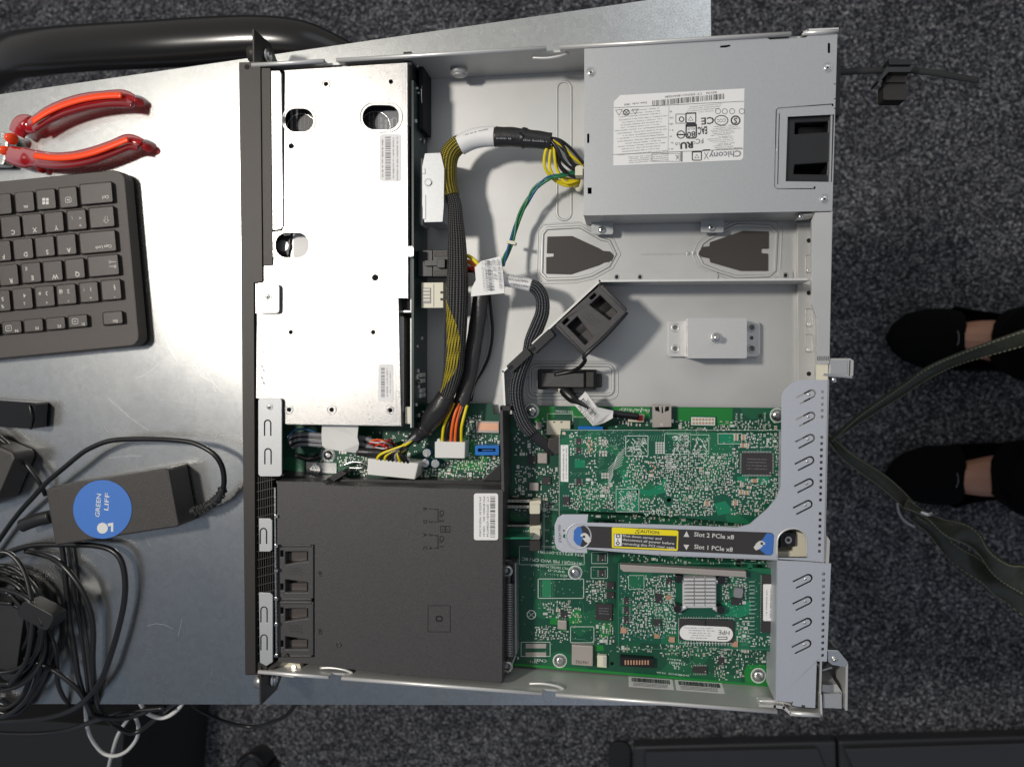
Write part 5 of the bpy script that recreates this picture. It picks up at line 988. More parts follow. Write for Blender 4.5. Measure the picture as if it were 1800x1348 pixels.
wires(h, [([(728 + rw.uniform(-5, 6), 770 + rw.uniform(-4, 6), .024), (716 - i * 1.0, 784 + i * 1.4, .027), (700 + (i - 4) * 4, 800 + i * .7, .028), (670 + i * 7.6, 813 + i * .8, .024)], ('blackwire', 'blackwire', 'greywire', 'blackwire', 'yellow', 'blackwire', 'blackwire', 'blackwire')[i]) for i in range(8)], 2.6)
mb = MB(); tube(mb, [(1013, 296, .028), (1024, 297, .030), (1024, 320, .024), (1018, 334, .018), (1012, 326, .014)], 4, 'cream', 8); box(mb, 1011, 294, 1024, 308, .026, .036, 'cream'); mb.build('cable_tie', h, .0004)
mb = MB(); prism(mb, [(646, 805.5), (736, 814), (729.5, 842.6), (645, 834)], .010, .0285, 'white'); mb.build('board_plug', h, .0008)
# orange / yellow stub behind the bundle going to the black plug
wires(h, [([(788, 463, .024), (805, 452, .024), (822, 450, .025), (838, 462, .028), (850, 480, .026)], 'yellow'), ([(788, 467, .022), (808, 460, .022), (826, 461, .024), (836, 472, .025), (846, 488, .024)], 'orange'), ([(788, 472, .020), (812, 470, .021), (832, 474, .023), (842, 490, .022)], 'redwire'), ([(788, 462, .018), (815, 475, .019), (838, 478, .021), (846, 492, .020)], 'blackwire')], 3.4)
# ---------------------------------------------------------------- flat sleeve to the small white plug
h2 = thing('drive_power_cable', 'flat black sleeved cable ending in orange and yellow wires and a small white plug', 'cable', P(828, 620, .003))
mb = MB(); tube(mb, [(846, 505, .022), (843, 540, .022), (837, 580, .022), (831, 620, .023), (824, 660, .023), (816, 690, .024), (810, 712, .024)], 14.5, 'shrink', 18, 8, flat=.45, wob=.02); mb.build('sleeve', h2)
wires(h2, [([(798, 708, .025), (789, 728, .026), (780, 750, .025), (777, 780, .021)], 'yellow'), ([(802, 708, .024), (794, 730, .024), (786, 755, .024), (784, 780, .021)], 'blackwire'), ([(807, 709, .026), (799, 730, .028), (794, 755, .026), (792, 780, .021)], 'orange'), ([(811, 710, .025), (804, 735, .026), (801, 755, .025), (800, 780, .021)], 'orange'), ([(816, 711, .024), (808, 735, .025), (806, 755, .024), (805, 780, .021)], 'blackwire'), ([(821, 712, .025), (814, 738, .027), (811, 755, .026), (811, 780, .021)], 'yellow')], 2.7)
mb = MB(); prism(mb, [(764, 776), (768, 776), (768, 771), (773, 771), (775, 776), (818, 777), (817, 806), (764, 805)], .010, .0235, 'white'); mb.build('plug', h2, .0007)
cab('signal_wire', 'thin grey wire beside the flat black sleeve', [(856, 505, .016), (857, 545, .014), (862, 580, .012), (858, 615, .010), (846, 645, .010), (836, 668, .010), (828, 700, .010)], 3, 'greywire')
cab('signal_wire', 'thin black wire looping just outside the grey wire', [(859, 505, .016), (863, 545, .015), (866, 585, .013), (860, 625, .011), (848, 652, .010), (835, 674, .010), (828, 705, .010)], 2.6, 'blackwire')
# green and blue twisted pair
tp = thing('twisted_wires', 'green and blue wire pair running from the power supply to the paper flag', 'cable', P(930, 380, .01))
gp = [(1016, 304, .024), (985, 308, .026), (960, 316, .026), (940, 333, .024), (925, 357, .022), (910, 388, .020), (901, 420, .020), (890, 448, .024), (882, 468, .028)]
for k, m_ in enumerate(('greenwire', 'bluewire', 'greenwire')):
    mb = MB(); tube(mb, [(x + 3.0 * math.cos(i * 1.3 + k * 2.1), y + 2.4 * math.sin(i * 1.3 + k * 2.1), z + .0012 * math.sin(i * 1.9 + k * 2)) for i, (x, y, z) in enumerate(gp)], 2.3, m_, 8, 8); mb.build('wire', tp)
mb = MB(); prism(mb, rrc(898, 426, 17, 6, 12, 2), .018, .024, 'cream'); mb.build('cable_tie', tp, .0004)
# paper flag
fl = thing('cable_flag', 'white paper flag with barcode and part number wrapped on the cables', 'label', P(855, 490, .03))
mb = MB(); q = [(845, 459), (880, 450.5), (884, 480), (887, 515.5), (858, 518), (827, 521), (829, 505), (836, 492), (834, 470)]
zt = lambda x, y: .0385 + (x - P(835, 485, .0385).x) * .06
wprism(mb, [P(x, y, .0395).xy for x, y in q], .0378, .0395, 'paper', zt=zt); mb.build('flag_paper', fl)
mb = MB(); z = .0412; text(mb, 'HPE PN 875002-001', 877.5, 482, z, 4.4, 'ink', -84, wid=50); text(mb, 'REV A01 1818', 868.5, 474, z, 4.4, 'ink', -84, wid=34); bars(mb, 859, 485, z, 50, 9.5, 'greyink', -84 + 180, 12); text(mb, 'CT: AFFWRHDK0B3AC1', 849.5, 486, z, 4, 'greyink', -84, wid=52); mb.build('flag_print', fl)
# braided data cable
dcb = thing('data_cable', 'thinner braided black data cable curving down to the storage card', 'cable', P(940, 640, .003))
mb = MB(); tube(mb, [(884, 492, .030), (900, 494, .031), (915, 497, .031), (934, 502, .031)], 11.3, 'paper', 18, 6); mb.build('paper_wrap', dcb)
mb = MB(); text(mb, 'VH401FP01D8Q', 909, 492, .0368, 4.5, 'ink', 172, wid=38); text(mb, 'P04M/200BL00', 912, 501, .0368, 4, 'ink', 172, wid=34); bars(mb, 908, 486, .0362, 30, 4, 'greyink', -8, 5); mb.build('wrap_print', dcb)
mb = MB(); tube(mb, [(932, 501, .031, 11), (944, 508, .031, 12), (953, 525, .031, 12), (953, 550, .031, 12.5), (944, 575, .031, 13), (934, 598, .032, 12), (928, 622, .034, 11), (917, 645, .034, 12), (909, 670, .034, 13), (907, 695, .034, 13), (912, 722, .034, 12), (922, 745, .033, 12), (935, 762, .032, 11)], 0, 'braid', 20, 7, flat=.85); mb.build('braided_sleeve', dcb)
mb = MB(); tube(mb, [(930, 756, .032), (945, 770, .030), (962, 784, .027), (976, 794, .024)], 10, 'shrink', 14, 6, flat=.5); mb.build('heat_shrink', dcb)
mb = MB(); prism(mb, [(964, 770), (988, 768), (990, 800), (976, 800), (962, 786)], .012, .0295, 'bezel'); mb.build('plug', dcb, .0008)
# usb cable with folded paper tag
ub = thing('usb_header_cable', 'short black cable from the cable box to the small white board header', 'cable', P(1040, 720, .009))
mb = MB(); tube(mb, [(990, 684, .014, 9), (998, 692, .016, 10), (1008, 701, .018, 9), (1016, 706, .019, 5), (1040, 716, .020, 5.5), (1062, 724, .021, 5.5), (1090, 728, .020, 6), (1122, 732, .018, 6)], 0, 'blackwire', 12, 6); mb.build('cord', ub)
mb = MB(); box(mb, 1104, 728, 1132, 742, .0088, .014, 'cream'); box(mb, 1120, 730, 1130, 740, .014, .0155, 'redwire'); mb.build('header_plug', ub, .0004)
mb = MB(); prism(mb, [(981, 683), (993, 684), (987, 693), (982, 690)], .013, .015, 'cream'); mb.build('tie_end', ub)
ft = thing('folded_tag', 'crumpled white paper tag with barcode on the short black cable', 'label', P(1045, 725, .012))
def poly3(mb, pts, m_, th=.0003):
    q = [P(*p) for p in pts]; n = len(q); d = Vector((0, 0, th)); mb.add(q + [p - d for p in q], [tuple(range(n))[::-1], tuple(range(n, 2 * n))] + [(i, (i + 1) % n, n + (i + 1) % n, n + i) for i in range(n)], m_)
mb = MB(); poly3(mb, [(1008, 710, .016), (1029, 688, .024), (1050, 716, .026), (1042, 748, .019)], 'paper'); poly3(mb, [(1047, 715, .0275), (1078, 722, .0275), (1077, 735, .025), (1060, 744, .020), (1042, 748.5, .0195)], 'paper'); mb.build('tag_paper', ft)
mb = MB(); bars(mb, 1033, 716, .0275, 34, 9, 'ink', -52, 9); text(mb, 'PN 523SA', 1026, 728, .024, 6, 'ink', -58, wid=32); mb.build('tag_print', ft)
# ---------------------------------------------------------------- small cables between cage and duct
gl = thing('panel_cables', 'group of dark grey cables wrapped in a blank white tape below the drive cage', 'cable', P(570, 775, .009))
for i, (y0, m_, r) in enumerate(((763, 'greyink', 4.5), (772, 'greyink', 5), (780, 'greyink', 4.5), (768, 'shrink', 4), (776, 'shrink', 4.5))):
    mb = MB(); tube(mb, [(508 + (i % 3) * 4, y0 + 6, .016), (530, y0, .020), (565, y0 + 2, .022), (600, y0 + 4, .022), (635, y0 + 6 + i * 3, .022), (665, y0 + 14 + i * 3, .022), (690, y0 + 12, .018)], r, m_, 10); mb.build('cable_strand', gl)
mb = MB(); tube(mb, [(506, 772, .022), (515, 758, .024), (535, 754, .024), (556, 760, .022)], 1.8, 'bluewire', 8); mb.build('wire', gl)
mb = MB(); poly3(mb, [(566, 747, .031), (598, 746, .032), (630, 748, .0305), (628, 768, .031), (631, 780, .0305), (628, 796, .028), (600, 793, .030), (573, 789, .0285), (566, 783, .029), (565, 765, .030)], 'white', .0006); mb.build('tape_wrap', gl)
mb = MB(); tube(mb, [(630, 794, .026), (650, 795, .027), (672, 796, .026)], 8, 'shrink', 14); mb.build('heat_shrink', gl)
for i in range(12):
    mb = MB(); x, y = 652 + rw.uniform(-6, 8), 776 + rw.uniform(-4, 10); tube(mb, [(x, y, .024), (x + 14, y + rw.uniform(-3, 8), .027 + rw.uniform(0, .003)), (x + 26, y + rw.uniform(-6, 12), .025), (x + 34, y + 8, .018)], 1.5, ('redwire', 'redwire', 'orange', 'whitewire')[i % 4], 6); mb.build('wire', gl)
mb = MB(); tube(mb, [(520, 800, .012), (540, 806, .011), (560, 803, .011)], 5, 'shrink', 10); mb.build('heat_shrink', gl)
# ---------------------------------------------------------------- keyboard (turned half round on the table)
kb = thing('keyboard', 'compact dark grey keyboard lying turned round on the metal table', 'keyboard', P(80, 460, 0))
ZK, ZB = .0165, .0128
shell = [(-330, 352), (186, 300.5)] + [(197, 299), (208, 301), (216, 307), (219, 314)] + [(243.5, 588), (243, 597), (238, 604), (230, 608)] + [(-330, 662)]
mb = MB(); prism(mb, shell, .002, ZB, 'keybase'); mb.build('shell', kb, .0025)
def vrot(x, y): return -5.6
def key(x0, y0, x1, y1, parts=(), m_='key'):
    cx, cy = (x0 + x1) / 2, (y0 + y1) / 2; w_, h_ = (x1 - x0), (y1 - y0)
    mb = MB(); a = -5.2; o = [P(x, y, ZB + .0002) for x, y in rrc(cx, cy, w_ - .5, h_ - .5, a, 3)]; t = [P(x, y, ZK) for x, y in rrc(cx, cy - .5, w_ - 3.5, h_ - 3.5, a, 3)]; n = len(o)
    mb.add(o + t, [tuple(range(n, 2 * n))[::-1]] + [(i, (i + 1) % n, n + (i + 1) % n, n + i)[::-1] for i in range(n)], m_)
    k = mb.build('key', kb, .0005)
    if parts:
        mb = MB()
        for s, dx, dy, hh in parts:
            if s == 'WIN':
                for i in (-1, 1):
                    for j in (-1, 1): sheet(mb, rrc(cx + dx + i * 3.1, cy + dy + j * 3.1, 5, 5, a, .1), ZK + .0001, 'legend')
            elif s == 'UP': line(mb, [(cx + dx - 2, cy + dy - 5), (cx + dx - 2, cy + dy + 2), (cx + dx - 5, cy + dy + 2), (cx + dx, cy + dy + 7), (cx + dx + 5, cy + dy + 2), (cx + dx + 2, cy + dy + 2), (cx + dx + 2, cy + dy - 5)], ZK + .0001, .8, 'legend')
            elif s == 'TAB':
                for j, sg in ((-4, -1), (4, 1)): line(mb, [(cx + dx - 6, cy + dy + j), (cx + dx + 6, cy + dy + j)], ZK + .0001, .9, 'legend'); line(mb, [(cx + dx + sg * 6, cy + dy + j - 3), (cx + dx + sg * 6, cy + dy + j + 3)], ZK + .0001, .9, 'legend'); line(mb, [(cx + dx + sg * 3, cy + dy + j - 2), (cx + dx + sg * 5.5, cy + dy + j), (cx + dx + sg * 3, cy + dy + j + 2)], ZK + .0001, .8, 'legend')
            elif s == 'BOX': ring(mb, rrc(cx + dx, cy + dy, 10, 9, a, 2), ZK + .0001, .6, 'legend', .1); line(mb, [(cx + dx - 2, cy + dy), (cx + dx + 2, cy + dy)], ZK + .0001, 1.2, 'legend')
            else: text(mb, s, cx + dx, cy + dy, ZK + .0001, hh * 1.25, 'legend', 180 + 5.2, bold=.012)
        mb.build('legend', k)
M['legend'] = mat('pale_key_print', (.62, .60, .56), 0, .6)
L = lambda s, dx=4, dy=9, h=7: (s, dx, dy, h)
K = [(140, 321, 199, 360, [L('Ctrl', 16, 6, 5)]), (103, 328, 137, 367, [('BOX', 0, 4, 5), L('Fn', 0, 4, 3.5)]), (63, 332, 99, 370, [('WIN', -1, 3, 0)]), (26, 337, 61, 374, [L('Alt', 2, 8, 4.5)]), (-22, 341, 21, 379, []), (-150, 346, -26, 391, []),
     (156, 363, 202, 402, [('UP', 8, 3, 0)]), (117, 368, 153, 406, [L('>', 6, 9, 5), L('<', 6, -4, 5), L('\\', -8, -4, 5)]), (77, 372, 113, 410, [L('Y')]), (39, 376, 75, 414, [L('X')]), (1, 380, 37, 418, [L('C')]), (-37, 384, -2, 422, [L('V')]),
     (139, 406, 205, 446, [L('Caps Lock', 10, 8, 4.6)]), (99, 411, 135, 450, [L('A')]), (61, 415, 97, 453, [L('S')]), (23, 419, 59, 457, [L('D')]), (-15, 423, 20, 461, [L('F')]), (-53, 427, -18, 465, []),
     (154, 448, 210, 487, [('TAB', 16, -3, 0)]), (114, 454, 150, 492, [L('Q')]), (75, 458, 111, 496, [L('W')]), (37, 461, 73, 499, [L('E', 2, 8), ('€', -9, -8, 5)]), (-2, 465, 33, 503, [L('R')]), (-40, 469, -5, 507, []),
     (177, 491, 214, 529, [('§', 6, -4, 6), ('°', 6, 10, 5)]), (139, 495, 174, 533, [('1', 3, -6, 6), ('+', 3, 9, 5), ('!', -9, -5, 5)]), (99, 499, 135, 537, [('2', 3, -6, 6), ('"', 3, 9, 5), ('@', -10, -5, 5)]), (61, 502, 97, 541, [('3', 3, -6, 6), ('*', 3, 9, 5), ('#', -9, -5, 5)]), (22, 506, 58, 545, [('4', 3, -6, 6), ('ç', 3, 9, 5)]), (-16, 510, 19, 549, [('5', 3, -4, 6), ('%', 3, 9, 5)]), (-54, 514, -19, 553, []),
     (180, 547, 217, 572, [L('Esc', 4, 5, 4.5)]), (119, 553, 155, 577, [L('F1', 9, 4, 4.5), ('BOX', -5, 0, 0)]), (80, 557, 116, 581, [L('F2', 6, 4, 4.5)]), (41, 560, 77, 585, [L('F3', 6, 4, 4.5)]), (3, 564, 39, 588, [L('F4', 8, 5, 4.5), ('BOX', -6, 1, 0)]), (-36, 568, 0, 592, [])]
for k_ in K: key(*k_)
# ---------------------------------------------------------------- pliers
pl = thing('pliers', 'open pliers with glassy red handles and orange stripes beside the keyboard', 'pliers', P(120, 230, 0))
H1 = [(30, 236, .010, 17), (38, 222, .010, 20), (48, 219, .010, 19), (58, 220, .010, 15), (85, 203, .0105, 16), (115, 190, .011, 17), (150, 180, .011, 17), (185, 175, .011, 16), (215, 174, .010, 17), (232, 177, .0095, 13), (238, 178, .009, 10)]
H2 = [(18, 272, .010, 17), (32, 276, .010, 19), (45, 278, .010, 20), (60, 279, .010, 17), (95, 283, .0105, 16), (130, 281, .011, 16), (165, 273, .011, 16), (200, 260, .011, 15), (225, 250, .010, 15), (243, 252, .0095, 12), (250, 255, .009, 10)]
for i, (hh, tip) in enumerate(((H1, (246, 181)), (H2, (262, 261)))):
    mb = MB(); tube(mb, hh, 0, 'red', 20, 6, flat=.62); g_ = mb.build('handle', pl)
    mb = MB(); tube(mb, [(p[0] - (1 if i == 0 else 0), p[1] - (6 if i == 0 else 5), .0165) for p in hh[3:-2]], 6, 'orangegrip', 10, 6, flat=.35); mb.build('grip_stripe', g_)
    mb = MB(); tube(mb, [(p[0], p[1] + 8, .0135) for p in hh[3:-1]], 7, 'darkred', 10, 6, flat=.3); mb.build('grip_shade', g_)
    mb = MB(); dome(mb, tip[0], tip[1], 8.5, .005, .007, 'red', 16); mb.build('handle_tip', g_); mb = MB(); dome(mb, *(((14 + 10 * (1 - i), 245 + 22 * i)) ), 11, .009, .008, 'orangegrip', 14); mb.build('handle_tip', g_)
mb = MB(); dome(mb, 76, 298, 8, .004, .006, 'red', 14); mb.build('handle_tip', pl)
mb = MB(); prism(mb, [(-90, 240), (-60, 225), (8, 232), (14, 248), (12, 270), (6, 290), (-60, 290), (-90, 278)], .003, .013, 'steel'); mb.build('jaw', pl, .002); mb = MB(); cyl(mb, -20, 256, 16, .013, .015, 'steel_dull', 20); mb.build('pivot', pl)
# ---------------------------------------------------------------- power brick
ad = thing('power_adapter', 'black laptop power brick with a round blue sticker lying on the table', 'power adapter', P(195, 890, 0))
mb = MB(); prism(mb, [(80, 861), (84, 858), (291, 822.5), (296, 825), (314, 922), (312, 926), (100, 958.5), (96, 956)], .001, .0255, 'adapter'); mb.build('adapter_body', ad, .0025)
mb = MB(); prism(mb, circ(180, 895, 51.5, 48), .0256, .0259, 'bluelabel'); mb.build('round_sticker', ad)
mb = MB(); z = .0260; text(mb, 'GREEN', 173, 888, z, 9.5, 'whiteink', 84, wid=46, bold=.008); text(mb, 'LIFF', 188, 882, z, 9.5, 'whiteink', 84, wid=34, bold=.008); prism(mb, circ(180, 928, 9.5, 24), z - .0001, z, 'whiteink'); sheet(mb, [(189, 920), (199, 918), (199, 934), (195, 934.5), (195, 924), (190, 925)], z, 'whiteink'); mb.build('sticker_print', ad)
cab('strain_relief', '', [(338, 898, .012), (356, 893, .013), (374, 884, .014), (386, 872, .015), (392, 858, .016)], 8, 'rubber', ad, wob=.25, sub=10)
mb = MB()
for i in range(8): t = i / 7; x, y = 343 + 46 * t, 898 - 30 * t ** 1.6; ring(mb, rotp(circ(x, y, 2.2, 8, 8), x, y, -20 - 40 * t), .0165, 1.3, 'rubber', 1)
mb.build('relief_rib', ad)
cab('adapter_cord', '', [(392, 860, .016), (394, 845, .018), (391, 822, .020), (380, 802, .022), (362, 788, .022), (335, 777, .021), (300, 773, .020), (265, 771.5, .018), (234, 771.5, .017), (205, 773, .016), (184, 777, .016), (162, 786, .016), (143, 797, .016), (115, 820, .016), (83, 847, .015), (60, 872, .012), (37, 897, .010), (15, 925, .007), (-30, 990, .006)], 5, 'blackwire', ad)
cab('adapter_inlet_plug', '', [(88, 908, .012), (70, 912, .012), (52, 918, .011), (38, 924, .010)], 13, 'black', ad, flat=.7)
# ---------------------------------------------------------------- odds and ends and loose cables at the table's near corner
us_ = thing('usb_plug', 'glossy black plug end lying on the table below the keyboard', 'plug', P(30, 732, 0))
mb = MB(); prism(mb, rotp(rr(-60, 706, 62, 752, 5), 30, 732, 4), .002, .014, 'blackgloss'); mb.build('plug_body', us_, .0015)
mb = MB(); tube(mb, [(52, 712, .015), (56, 734, .0155), (54, 754, .014)], 2.2, 'blackgloss', 8); mb.build('plug_ridge', us_)
mb = MB(); prism(mb, [(-60, 760), (22, 795), (26, 806), (-6, 880), (-60, 900)], .001, .022, 'adapter'); tag(mb.build('black_box', None, .002), 'corner of a black plastic box on the table beside the power brick', 'box')
LC = [([(-40, 742, .010), (0, 770, .010), (33, 800, .010), (56, 828, .010), (72, 852, .008), (80, 870, .004)], 4.5, 'black cable sloping down from the black box to the power brick'),
      ([(-20, 985, .006), (20, 968, .008), (60, 958, .008), (110, 957, .008), (160, 958, .009), (195, 966, .010), (213, 985, .010), (220, 1020, .010), (218, 1060, .010), (207, 1110, .010), (195, 1150, .010), (180, 1190, .010), (155, 1225, .008), (120, 1250, .002), (60, 1264, -.004), (-30, 1270, -.010)], 5.5, 'thick black cable making the widest loop on the table'),
      ([(108, 955, .006), (114, 1000, .006), (118, 1050, .006), (124, 1100, .006), (132, 1150, .006), (138, 1190, .006), (150, 1230, .004), (160, 1255, -.01)], 5, 'straight black cable inside the widest loop'),
      ([(119, 955, .005), (125, 1000, .005), (131, 1050, .004), (142, 1110, .004), (150, 1170, .004), (156, 1225, .003), (160, 1250, -.012)], 3.4, 'thinner dark cable running beside the straight black cable'),
      ([(45, 968, .005), (85, 978, .006), (112, 995, .010), (140, 1030, .011), (158, 1070, .010), (164, 1110, .009), (163, 1160, .009), (166, 1205, .006), (175, 1245, -.006), (200, 1272, -.05), (235, 1288, -.07), (275, 1262, -.07), (300, 1240, -.05), (330, 1230, -.04)], 5, 'black cable curling over the table edge and back'),
      ([(82, 1105, .010), (96, 1135, .010), (100, 1170, .009), (102, 1200, .008), (112, 1225, .004), (130, 1245, -.004)], 4.4, 'short black cable hanging from the coil over the edge'),
      ([(20, 1150, .014), (60, 1162, .014), (98, 1180, .013), (135, 1210, .010), (155, 1240, .004), (170, 1258, -.01), (220, 1262, -.03), (260, 1250, -.04)], 4.6, 'black cable crossing the others from the coil'),
      ([(-30, 1286, -.06), (40, 1290, -.06), (110, 1285, -.06), (170, 1265, -.05), (215, 1252, -.04), (290, 1244, -.04)], 5, 'lowest black cable hanging below the table edge')]
for pts, r, lb in LC: cab('black_cable', lb, pts, r, 'blackwire', None, 'cable', 'loose black cables')
ck = thing('cable_coil', 'tangled coil of black cable lying on the table corner', 'cable coil', P(10, 1120, 0)); rk = random.Random(5)
for i in range(11):
    cx, cy = 2 + rk.uniform(-14, 14), 1110 + rk.uniform(-30, 30); ra, rb = rk.uniform(52, 92), rk.uniform(70, 125); ph = rk.uniform(0, 6.3); z = .006 + (i % 5) * .006
    mb = MB(); tube(mb, [(cx + ra * math.cos(ph + t * .7), cy + rb * math.sin(ph + t * .7), z + .003 * math.sin(t * 1.3 + i)) for t in range(10)], rk.uniform(4.2, 6), 'blackwire', 8, 6); mb.build('coil_turn', ck)
mb = MB(); prism(mb, rrc(62, 1082, 62, 30, 28, 8), .020, .034, 'black'); mb.build('cable_plug', ck, .002)
mb = MB(); prism(mb, rrc(-10, 1130, 90, 150, 8, 20), .001, .020, 'rubber'); mb.build('coil_core', ck, .004)
WC = [([(150, 1240, -.06), (153, 1275, -.09), (162, 1300, -.11), (180, 1322, -.12), (200, 1328, -.12), (222, 1320, -.11), (240, 1298, -.10), (243, 1275, -.08), (236, 1258, -.07), (226, 1262, -.08), (208, 1290, -.10), (198, 1320, -.13), (190, 1352, -.16), (180, 1400, -.2)], 3.4, 'white cable making a hanging loop below the table edge', 'whitewire'),
      ([(245, 1232, -.03), (258, 1252, -.05), (280, 1261, -.06), (300, 1256, -.06), (318, 1240, -.05), (322, 1228, -.04)], 4, 'short bright white cable bend peeping out under the table edge', 'white')]
for pts, r, lb, m_ in WC: cab('white_cable', lb, pts, r, m_, None, 'cable', 'white cables under the table')
cab('thin_cable', 'thin black cord sagging below the table edge beside the mounting ear', [(335, 1230, -.05), (347, 1245, -.07), (395, 1268, -.10), (447, 1277, -.11), (495, 1262, -.09), (520, 1238, -.06), (535, 1222, -.05)], 3.6, 'blackwire')
# ---------------------------------------------------------------- chair arm tube beside the table
mb = MB(); tube(mb, [(-70, 260, -.30, 60), (-40, 150, -.18, 56), (10, 105, -.11, 46), (70, 92, -.085, 44), (160, 84, -.075, 43), (260, 79, -.07, 43), (360, 73, -.07, 43), (450, 68, -.07, 40), (520, 72, -.072, 37), (570, 86, -.078, 32), (640, 120, -.09, 28), (720, 160, -.10, 26)], 0, 'chair', 28, 8, flat=.7)
tag(mb.build('tubular_handrail'), 'thick glossy black curved rail beside the table, behind the server', 'rail')
# ---------------------------------------------------------------- cable retainer strap behind the power supply
rt = thing('cable_retainer', 'black plastic cable strap with clip sticking out behind the power supply', 'cable strap', P(1570, 135, .01))
mb = MB(); tube(mb, [(1462, 128, .012), (1500, 126, .012), (1545, 124, .012), (1600, 124, .012), (1650, 130, .012), (1690, 137, .011), (1720, 142, .010)], 5.2, 'rubber', 10, 6, flat=.4); mb.build('strap', rt)
mb = MB(); prism(mb, [(1562, 104), (1608, 105), (1602, 114), (1564, 114)], .006, .022, 'black'); prism(mb, [(1560, 116), (1610, 114), (1600, 127), (1562, 127), (1545, 146), (1543, 142)], .006, .020, 'blackgloss'); prism(mb, [(1560, 127), (1596, 127), (1594, 145), (1556, 145)], .006, .014, 'bezel'); prism(mb, rr(1553, 146, 1594, 176, 4), .001, .012, 'bezel'); mb.build('clip', rt, .0008)
mb = MB(); box(mb, 1468, 104, 1476, 204, .008, .036, 'black'); tag(mb.build('power_inlet', None, .0008), 'black power inlet block at the rear edge of the power supply', 'power inlet')
# ---------------------------------------------------------------- person standing behind the server: feet and trouser legs
def loft(mb, secs, m_, n=20, closed_top=True):
    vs = []; fs = []
    for (x, yc, zc, a, b_, zf) in secs:
        for k in range(n):
            t = 2 * math.pi * k / n; z = zc + b_ * math.sin(t); vs.append(Vector((x, yc + a * math.cos(t), max(z, zf))))
    for i in range(len(secs) - 1):
        for k in range(n): k2 = (k + 1) % n; fs.append((i * n + k, (i + 1) * n + k, (i + 1) * n + k2, i * n + k2))
    fs += [tuple(range(n)), tuple((len(secs) - 1) * n + k for k in range(n))[::-1]]; mb.add(vs, fs, m_, True)
pe = bpy.data.objects.new('person', bpy.data.meshes.new('person')); C.objects.link(pe)
feet = [(.706, .258, .02), (.712, .034, -.03)]
# body: one continuous figure from the toes to the waist grown from joints
V = [(.955, .146, FZ + .98), (.955, .146, FZ + 1.16)]; E_ = [(0, 1)]; RR = [(.13, .11), (.12, .10)]
for (fx, fy, sk) in feet:
    s_ = 1 if fy > .146 else -1; b0 = len(V)
    V += [(.955, .146 + s_ * .09, FZ + .86), (.935, fy + s_ * .005, FZ + .48), (fx + .180, fy - sk * .3, FZ + .12), (fx + .17, fy - sk * .4, FZ + .065), (fx + .128, fy, FZ + .052), (fx + .05, fy + sk * .1, FZ + .028)]
    RR += [(.085, .085), (.052, .052), (.034, .036), (.038, .038), (.040, .034), (.034, .014)]
    E_ += [(0, b0)] + [(b0 + i, b0 + i + 1) for i in range(5)]
pe.data.from_pydata(V, E_, []); sk_ = pe.modifiers.new('skin', 'SKIN'); 
for i, r_ in enumerate(RR): pe.data.skin_vertices[0].data[i].radius = r_ if False else (r_[0], r_[1])
pe.data.skin_vertices[0].data[0].use_root = True; sb_ = pe.modifiers.new('sub', 'SUBSURF'); sb_.levels = 2; sb_.render_levels = 2
pe.data.materials.append(M['skin']); ORG['person'] = Vector((0, 0, 0)); tag(pe, 'person in black trousers and black slip-on shoes standing on the carpet, seen from above', 'person')
for (fx, fy, sk) in feet:
    mb = MB(); f = FZ + .004
    secs = [(fx, fy + sk * .1, f + .014, .006, .008, f), (fx + .008, fy + sk * .1, f + .018, .024, .016, f), (fx + .025, fy + sk * .1, f + .024, .040, .024, f), (fx + .055, fy, f + .028, .049, .030, f), (fx + .078, fy, f + .033, .050, .038, f), (fx + .094, fy - sk * .1, f + .034, .049, .040, f), (fx + .101, fy - sk * .1, f + .032, .047, .036, f)]
    # open rear: low sides round the heel
    loft(mb, secs, 'shoe')
    n = 20; rear = []
    for (x, a, hgt) in ((.096, .049, .040), (.125, .047, .024), (.165, .044, .022), (.20, .040, .036), (.235, .036, .052), (.255, .028, .056), (.264, .012, .057)):
        for k in range(n): t = math.pi * (k / (n - 1)) + math.pi; rear.append(Vector((fx + x, fy - sk * .4 * (x - .1) / .1 + a * math.cos(t), f + hgt + (hgt) * math.sin(t) if False else f + hgt * (1 - abs(math.sin(t)) ** .5))))
    mb.add(rear, [(i * n + k, i * n + k + 1, (i + 1) * n + k + 1, (i + 1) * n + k) for i in range(6) for k in range(n - 1)], 'shoe', True)
    sh_ = mb.build('shoe', pe); so = sh_.modifiers.new('thick', 'SOLIDIFY'); so.thickness = .003; so.offset = 1
    mb = MB(); wtube(mb, smooth_path([Vector((fx + .080 + .006 * (1 - t * t), fy + t * .022, f + .0725 - .008 * t * t)) for t in (-1, -.5, 0, .5, 1)], 4), .0006, 'greyink', 6); mb.build('shoe_seam', sh_)
    mb = MB(); s_ = 1 if fy > .146 else -1
    wtube(mb, smooth_path([Vector((fx + .185, fy - sk * .35, FZ + .075)), Vector((fx + .188, fy - sk * .3, FZ + .13)), Vector((.93, fy, FZ + .30)), Vector((.95, fy + s_ * .005, FZ + .5)), Vector((.955, .146 + s_ * .10, FZ + .85)), Vector((.955, .146 + s_ * .075, FZ + 1.0))], 5), 0, 'cloth', 24, rads=[v.x for v in smooth_path([Vector((r_, 0, 0)) for r_ in (.058, .060, .070, .082, .105, .125)], 5)], wob=.03); mb.build('trouser_leg', pe)
